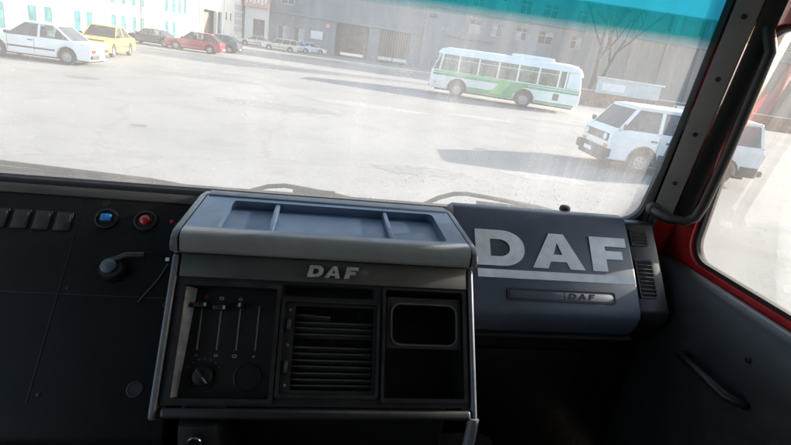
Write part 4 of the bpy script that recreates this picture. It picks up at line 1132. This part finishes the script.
# right hand column: cup cover with rounded hole above an open pocket
cc.part('open_pocket', openbox(*RI, .11, CM), 'plastic_black')
b = MB(); b.fill([rc(.190, .369, .082, .200, .003), rrect(.203, -.190, .356, -.099, .020, 6)], .007, CM, -.0035); cv = cc.part('pocket_cover', b, 'plastic_panel', bevel=.0016)
b = MB(); b.fill([rrect(.1985, -.1945, .3605, -.0945, .024, 6), rrect(.203, -.190, .356, -.099, .020, 6)], .002, CM, .0012); cc.part('hole_rim', b, 'plastic_trim', cv)
# bar under the face, lower body, leg, lighter bracket
b = MB(); b.box(-.280, .386, -.356, -.334, -.02, .012, CM); cc.part('lower_bar', b, 'plastic_panel', bevel=.007, seg=3)
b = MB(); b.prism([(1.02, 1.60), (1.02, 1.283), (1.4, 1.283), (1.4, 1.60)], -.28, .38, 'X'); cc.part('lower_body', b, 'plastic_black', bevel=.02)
b = MB(); b.tube([(.394, .885, 1.628), (.388, .868, 1.58), (.372, .855, 1.45), (.36, .85, 1.285)], [.013, .013, .013, .013], 10); cc.part('support_leg', b, 'cheek_paint', smooth=60)
b = MB(); b.hexa([(-.25, .86, 1.283), (-.155, .86, 1.283), (-.13, 1.02, 1.283), (-.26, 1.02, 1.283)], [(-.243, .872, 1.612), (-.168, .872, 1.612), (-.14, 1.02, 1.615), (-.25, 1.02, 1.615)]); br_ = cc.part('lighter_bracket', b, 'plastic_panel', bevel=.006)
b = MB(); b.lathe([(.0125, 0), (.0125, .004), (.0150, .005), (.0160, .003), (.0160, 0)], 26, Matrix.Translation((-.207, .862, 1.580)) @ Matrix.Rotation(R_(88), 4, 'X')); cc.part('lighter_ring', b, 'chrome', br_, smooth=40)
b = MB(); b.lathe([(.0125, .001), (.0115, .0035), (.001, .004)], 24, Matrix.Translation((-.207, .8625, 1.580)) @ Matrix.Rotation(R_(88), 4, 'X')); cc.part('lighter_cap', b, 'plastic_black', br_, smooth=40)

# ---- passenger side dashboard
pdb = Thing('passenger_dashboard', 'blue-grey passenger dashboard with three large silver letters and an underline, right of the console', 'dashboard', (.7, 1.3, 1.05), CAB)
n_ = Vector((0, -.7489, .6628)); d_v = Vector((0, -.6628, -.7489)); o_ = Vector((0, 1.40, 1.970))
PP = lambda v, w=0.0: tuple((o_ + d_v * v + n_ * w)[1:])
prof = [(1.487, 1.930), (1.470, 1.955), (1.435, 1.972), (1.405, 1.972), PP(.03), PP(.17, .004), PP(.295), PP(.318, -.008), PP(.335, -.028), (1.22, 1.655), (1.30, 1.60), (1.487, 1.60)]
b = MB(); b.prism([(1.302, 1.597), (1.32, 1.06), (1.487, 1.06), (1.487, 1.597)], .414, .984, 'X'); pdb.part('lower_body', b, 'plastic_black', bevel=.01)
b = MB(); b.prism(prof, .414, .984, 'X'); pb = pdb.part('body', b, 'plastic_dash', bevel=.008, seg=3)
# flat label plate the decals sit on: the crest of the face is at +4 mm
for nm, lp, x0, x1 in (('letter', L_D(), .476, .628), ('letter', L_A(), .650, .818), ('letter', L_F(), .843, .964)):
    letter(pdb, nm, lp, x0, x1, .070, .181, .0012, PM, .0045, 'decal_silver', pb)
pdb.part('underline', slabw(.479, .976, .192, .217, .0045, .0057, PM), 'decal_silver', pb)
b = MB(); b.fill([rrect(.565, -.281, .902, -.245, .006), rrect(.569, -.277, .898, -.249, .004)], .003, PM, .0035); hd = pdb.part('handle_groove', b, 'plastic_black', pb)
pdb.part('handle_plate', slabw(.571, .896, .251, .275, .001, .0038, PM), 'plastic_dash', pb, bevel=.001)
pdb.part('handle_divider', slabw(.739, .741, .251, .275, .0040, .0046, PM), 'plastic_black', hd)
for nm, lp, x0, x1 in (('letter', L_D(), .750, .774), ('letter', L_A(), .780, .806), ('letter', L_F(), .813, .832)):
    letter(pdb, nm, lp, x0, x1, .254, .271, .001, PM, .004, 'plastic_black', hd, shear=.25)
# end block with two louvres
prof2 = [(1.487, 1.925), (1.43, 1.960), (1.40, 1.958), PP(.03, -.010), PP(.295, -.010), PP(.32, -.03), (1.24, 1.655), (1.32, 1.58), (1.487, 1.58)]
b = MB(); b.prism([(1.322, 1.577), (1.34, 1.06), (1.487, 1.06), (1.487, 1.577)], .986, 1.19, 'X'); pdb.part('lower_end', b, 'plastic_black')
b = MB(); b.prism(prof2, .987, 1.085, 'X'); eb = pdb.part('end_block', b, 'plastic_panel', bevel=.006, seg=2)
for v0, v1, k_ in ((.036, .082, 4), (.134, .250, 9)):
    b = MB(); b.fill([rc(.993, 1.052, v0 - .004, v1 + .004), rc(.998, 1.047, v0, v1)], .006, PM, -.0068); lv = pdb.part('louvre_frame', b, 'plastic_black', eb)
    for k in range(k_):
        v = v0 + (v1 - v0) * (k + .5) / k_
        b = MB(); b.box(-.0245, .0245, -.001, .001, -.005, .005, PM @ Matrix.Translation((1.0225, -v, -.0035)) @ Matrix.Rotation(R_(-30), 4, 'X')); pdb.part('slat', b, 'plastic_trim', lv)
b = MB(); b.lathe([(.018, -.004), (.017, .008), (.012, .012), (.001, .013)], 18, Matrix.Translation((.800, 1.452, 1.972))); pdb.part('dash_button', b, 'plastic_black', smooth=40)
b = MB(); b.box(.52, .90, 1.292, 1.316, 1.25, 1.545); pdb.part('lower_cover', b, 'plastic_black', bevel=.01)
b = MB(); b.box(.416, .984, 1.205, 1.235, 1.640, 1.652); pdb.part('lower_edge', b, 'plastic_panel', bevel=.004)

# ---- driver side switch panel
ds = Thing('switch_panel', 'dark switch panel left of the console with blue and red push buttons', 'dashboard', (-.7, 1.2, 1.05), CAB)
dP = lambda v, w=0.0: tuple((Vector((0, 1.45, 1.936)) + Vector((0, -.7012, -.7129)) * v + Vector((0, -.7129, .7012)) * w)[1:])
b = MB(); b.prism([(1.487, 1.920), (1.47, 1.940), dP(-.005, -.002), dP(.02), dP(.60), (1.0, 1.46), (1.02, 1.06), (1.487, 1.06)], -1.2, -.312, 'X')
db = ds.part('body', b, 'plastic_switch', bevel=.008, seg=3)
b = MB(); b.box(-1.19, -.32, -.040, -.012, .0005, .004, DM); ds.part('lit_top_strip', b, 'plastic_strip_lit', bevel=.002)  # pale slab standing in for light along the panel's top edge
def lath(prof_, x, v, w=0.0, n=26, M=DM): 
    q = MB(); q.lathe(prof_, n, M @ Matrix.Translation((x, -v, w))); return q
ds.part('plug_hole', lath([(.010, .0004), (.009, .0012), (.001, .0008)], -.567, .053), 'plastic_black', smooth=40)
for xx, vv, m, sq in ((-.556, .101, 'cap_blue', True), (-.456, .100, 'cap_red', False)):
    bz = ds.part('button_bezel', lath([(.031, .0), (.030, .006), (.025, .007), (.022, .002), (.001, .002)], xx, vv), 'plastic_black', smooth=40)
    if sq:
        b = MB(); b.box(xx - .013, xx + .013, -vv - .009, -vv + .011, .0023, .014, DM); ds.part('push_button', b, m, bz, bevel=.003)
    else:
        ds.part('push_button', lath([(.014, .0023), (.013, .012), (.008, .016), (.001, .017)], xx, vv), m, bz, smooth=40)
ds.part('warning_lamp', lath([(.006, .0004), (.005, .003), (.001, .004)], -.388, .097), 'cap_red', smooth=40)
ds.part('warning_lamp', lath([(.0045, .0004), (.004, .003), (.001, .0035)], -.372, .105), 'plastic_trim', smooth=40)
kb = ds.part('lever_base', lath([(.036, .0004), (.034, .014), (.026, .024), (.001, .026)], -.505, .246), 'plastic_black', smooth=40)
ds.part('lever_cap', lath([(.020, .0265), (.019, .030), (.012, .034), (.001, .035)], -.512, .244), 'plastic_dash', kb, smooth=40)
b = MB(); b.tube([(-.505, -.225, .018), (-.475, -.212, .026), (-.430, -.209, .028)], [.010, .009, .008], 10, DM); ds.part('lever', b, 'plastic_panel', kb, smooth=60)
ds.part('tell_tale', slabw(-.384, -.374, .204, .214, .0004, .004, DM), 'lamp_clear', bevel=.001)
b = MB(); b.tube([(-.375, -.222, .001), (-.390, -.262, .001), (-.415, -.305, .001), (-.43, -.33, .001)], .003, 6, DM); ds.part('cable', b, 'plastic_trim', smooth=60)
for k in range(5):
    xx = -.66 - k * .052
    rb = ds.part('rocker_switch', slabw(xx - .020, xx + .020, .09, .145, .0004, .006, DM), 'plastic_black', bevel=.002)
    b = MB(); b.box(xx - .016, xx + .016, -.139, -.096, .0062, .011, DM @ Matrix.Rotation(R_(2), 4, 'X')); ds.part('rocker', b, 'plastic_panel', rb, bevel=.002)
for xx, v0, v1 in ((-.625, .02, .58), (-.345, .02, .58)):
    ds.part('panel_seam', slabw(xx - .0012, xx + .0012, v0, v1, .0002, .0011, DM), 'plastic_black', db)
ds.part('panel_seam', slabw(-1.19, -.346, .315, .3175, .0002, .0011, DM), 'plastic_black', db)
for xx, v in ((-.605, .03), (-.365, .03), (-.605, .30), (-.365, .335), (-.605, .56)):
    ds.part('screw', lath([(.001, .0022), (.0045, .0018), (.005, .0003)], xx, v, 0, 12), 'plastic_panel', db, smooth=40)
ds.part('round_plug', lath([(.020, .0004), (.019, .002), (.016, .0025), (.015, .001), (.001, .001)], -.395, .545), 'plastic_panel', smooth=40)

# ---- pillar trim with grab handle on the right of the windscreen
pl = Thing('pillar_trim', 'grey-brown windscreen pillar trim with screws and a grab handle', 'pillar', (1.12, 1.45, 1.9), CAB)
dt = Vector((0, -.2, .824))  # along the pillar
def col(poly, z0, z1):
    """cross-section (x, y at the windscreen foot) swept up along the pillar"""
    t0 = (z0 - 1.936) / .824; t1 = (z1 - 1.936) / .824
    b = MB(); n = len(poly)
    sx = -.075  # the pillar leans in towards the roof
    v = [(x + sx * t0, y - .2 * t0, z0) for x, y in poly] + [(x + sx * t1, y - .2 * t1, z1) for x, y in poly]
    f = [tuple(range(n)), tuple(range(2 * n - 1, n - 1, -1))] + [(i, i + n, (i + 1) % n + n, (i + 1) % n) for i in range(n)]
    return b.add(v, f)
pl.part('edge_rubber', col([(1.098, 1.487), (1.103, 1.464), (1.110, 1.470), (1.108, 1.49)], 1.92, 2.84), 'rubber', bevel=.003)
pn = pl.part('panel', col([(1.1055, 1.458), (1.155, 1.424), (1.168, 1.432), (1.125, 1.475)], 1.985, 2.84), 'pillar_plastic', bevel=.004)
pl.part('lower_panel', col([(1.100, 1.480), (1.122, 1.452), (1.140, 1.455), (1.135, 1.487)], 1.70, 1.982), 'plastic_panel', bevel=.006)
pl.part('inner_return', col([(1.158, 1.420), (1.195, 1.392), (1.205, 1.43), (1.171, 1.430)], 1.985, 2.84), 'plastic_black', bevel=.003)
pl.part('outer_post', col([(1.125, 1.492), (1.185, 1.455), (1.207, 1.45), (1.207, 1.50), (1.20, 1.53), (1.12, 1.515)], 1.0, 2.84), 'red_paint', bevel=.006)
for z in (2.10, 2.26, 2.42, 2.58):
    t = (z - 1.936) / .824
    M = Matrix.Translation((1.131 - .075 * t, 1.4395 - .2 * t, z)) @ Vector((-.6, -.8, -.05)).to_track_quat('Z', 'Y').to_matrix().to_4x4()
    b = MB(); b.lathe([(.001, .004), (.006, .003), (.007, -.001)], 12, M); pl.part('screw', b, 'plastic_black', pn, smooth=40)
b = MB()
gp = [(1.098, 1.438, 2.000), (1.092, 1.395, 1.996), (1.110, 1.365, 1.992), (1.145, 1.340, 1.996), (1.165, 1.328, 2.015), (1.170, 1.318, 2.06), (1.163, 1.29, 2.2), (1.150, 1.26, 2.36), (1.14, 1.235, 2.50), (1.13, 1.26, 2.56)]
b.tube(gp, [.017, .016, .015, .015, .015, .015, .015, .015, .015, .016], 10); gh = pl.part('grab_handle', b, 'plastic_panel', smooth=60)
b = MB(); b.lathe([(.001, .012), (.016, .010), (.022, .0), (.022, -.012)], 18, Matrix.Translation((1.095, 1.432, 2.002)) @ Vector((-.4, -.9, .1)).to_track_quat('Z', 'Y').to_matrix().to_4x4()); pl.part('handle_mount', b, 'plastic_trim', gh, smooth=40)

# ---- passenger door
dr = Thing('passenger_door', 'red cab door with rounded window and dark inner trim at the right edge', 'door', (1.22, .8, 1.05), CAB)
YZ = lambda x: Matrix.Translation((x, 0, 0)) @ Matrix(((0, 0, 1, 0), (1, 0, 0, 0), (0, 1, 0, 0), (0, 0, 0, 1)))
WIN = (.30, 1.862, 1.372, 2.58)
b = MB(); b.fill([[(.15, 1.05), (1.50, 1.05), (1.50, 1.90), (1.30, 2.80), (.15, 2.80)], rrect(*WIN, .075, 7)], .05, YZ(1.235)); sh = dr.part('shell', b, 'red_paint', bevel=.010, seg=3)
b = MB(); b.fill([rrect(WIN[0] - .004, WIN[1] - .004, WIN[2] + .004, WIN[3] + .004, .078, 7), rrect(WIN[0] + .012, WIN[1] + .012, WIN[2] - .012, WIN[3] - .012, .066, 7)], .022, YZ(1.235)); dr.part('window_seal', b, 'rubber', bevel=.004)
b = MB(); b.add([(1.238, WIN[0], WIN[1]), (1.238, WIN[2], WIN[1]), (1.238, WIN[2], WIN[3]), (1.238, WIN[0], WIN[3])], [(0, 1, 2, 3)]); dr.part('window_glass', b, 'door_glass')
b = MB(); b.prism([(1.10, 1.06), (1.207, 1.06), (1.207, 1.846), (1.185, 1.852), (1.15, 1.838), (1.125, 1.80), (1.11, 1.72)], .16, 1.425, 'Y'); tp = dr.part('inner_trim', b, 'plastic_door', bevel=.012, seg=3)
for yy, zz in ((1.36, 1.76), (1.30, 1.30), (.95, 1.76)):
    b = MB(); b.lathe([(.001, .003), (.007, .002), (.008, -.002)], 12, Matrix.Translation((1.113 if zz > 1.7 else 1.107, yy, zz)) @ Matrix.Rotation(R_(-90), 4, 'Y')); dr.part('screw', b, 'plastic_black', tp, smooth=40)
b = MB(); b.tube([(1.10, 1.12, 1.66), (1.06, 1.10, 1.67), (1.06, .92, 1.67), (1.10, .90, 1.66)], .012, 8); dr.part('pull_handle', b, 'plastic_black', tp, smooth=60)
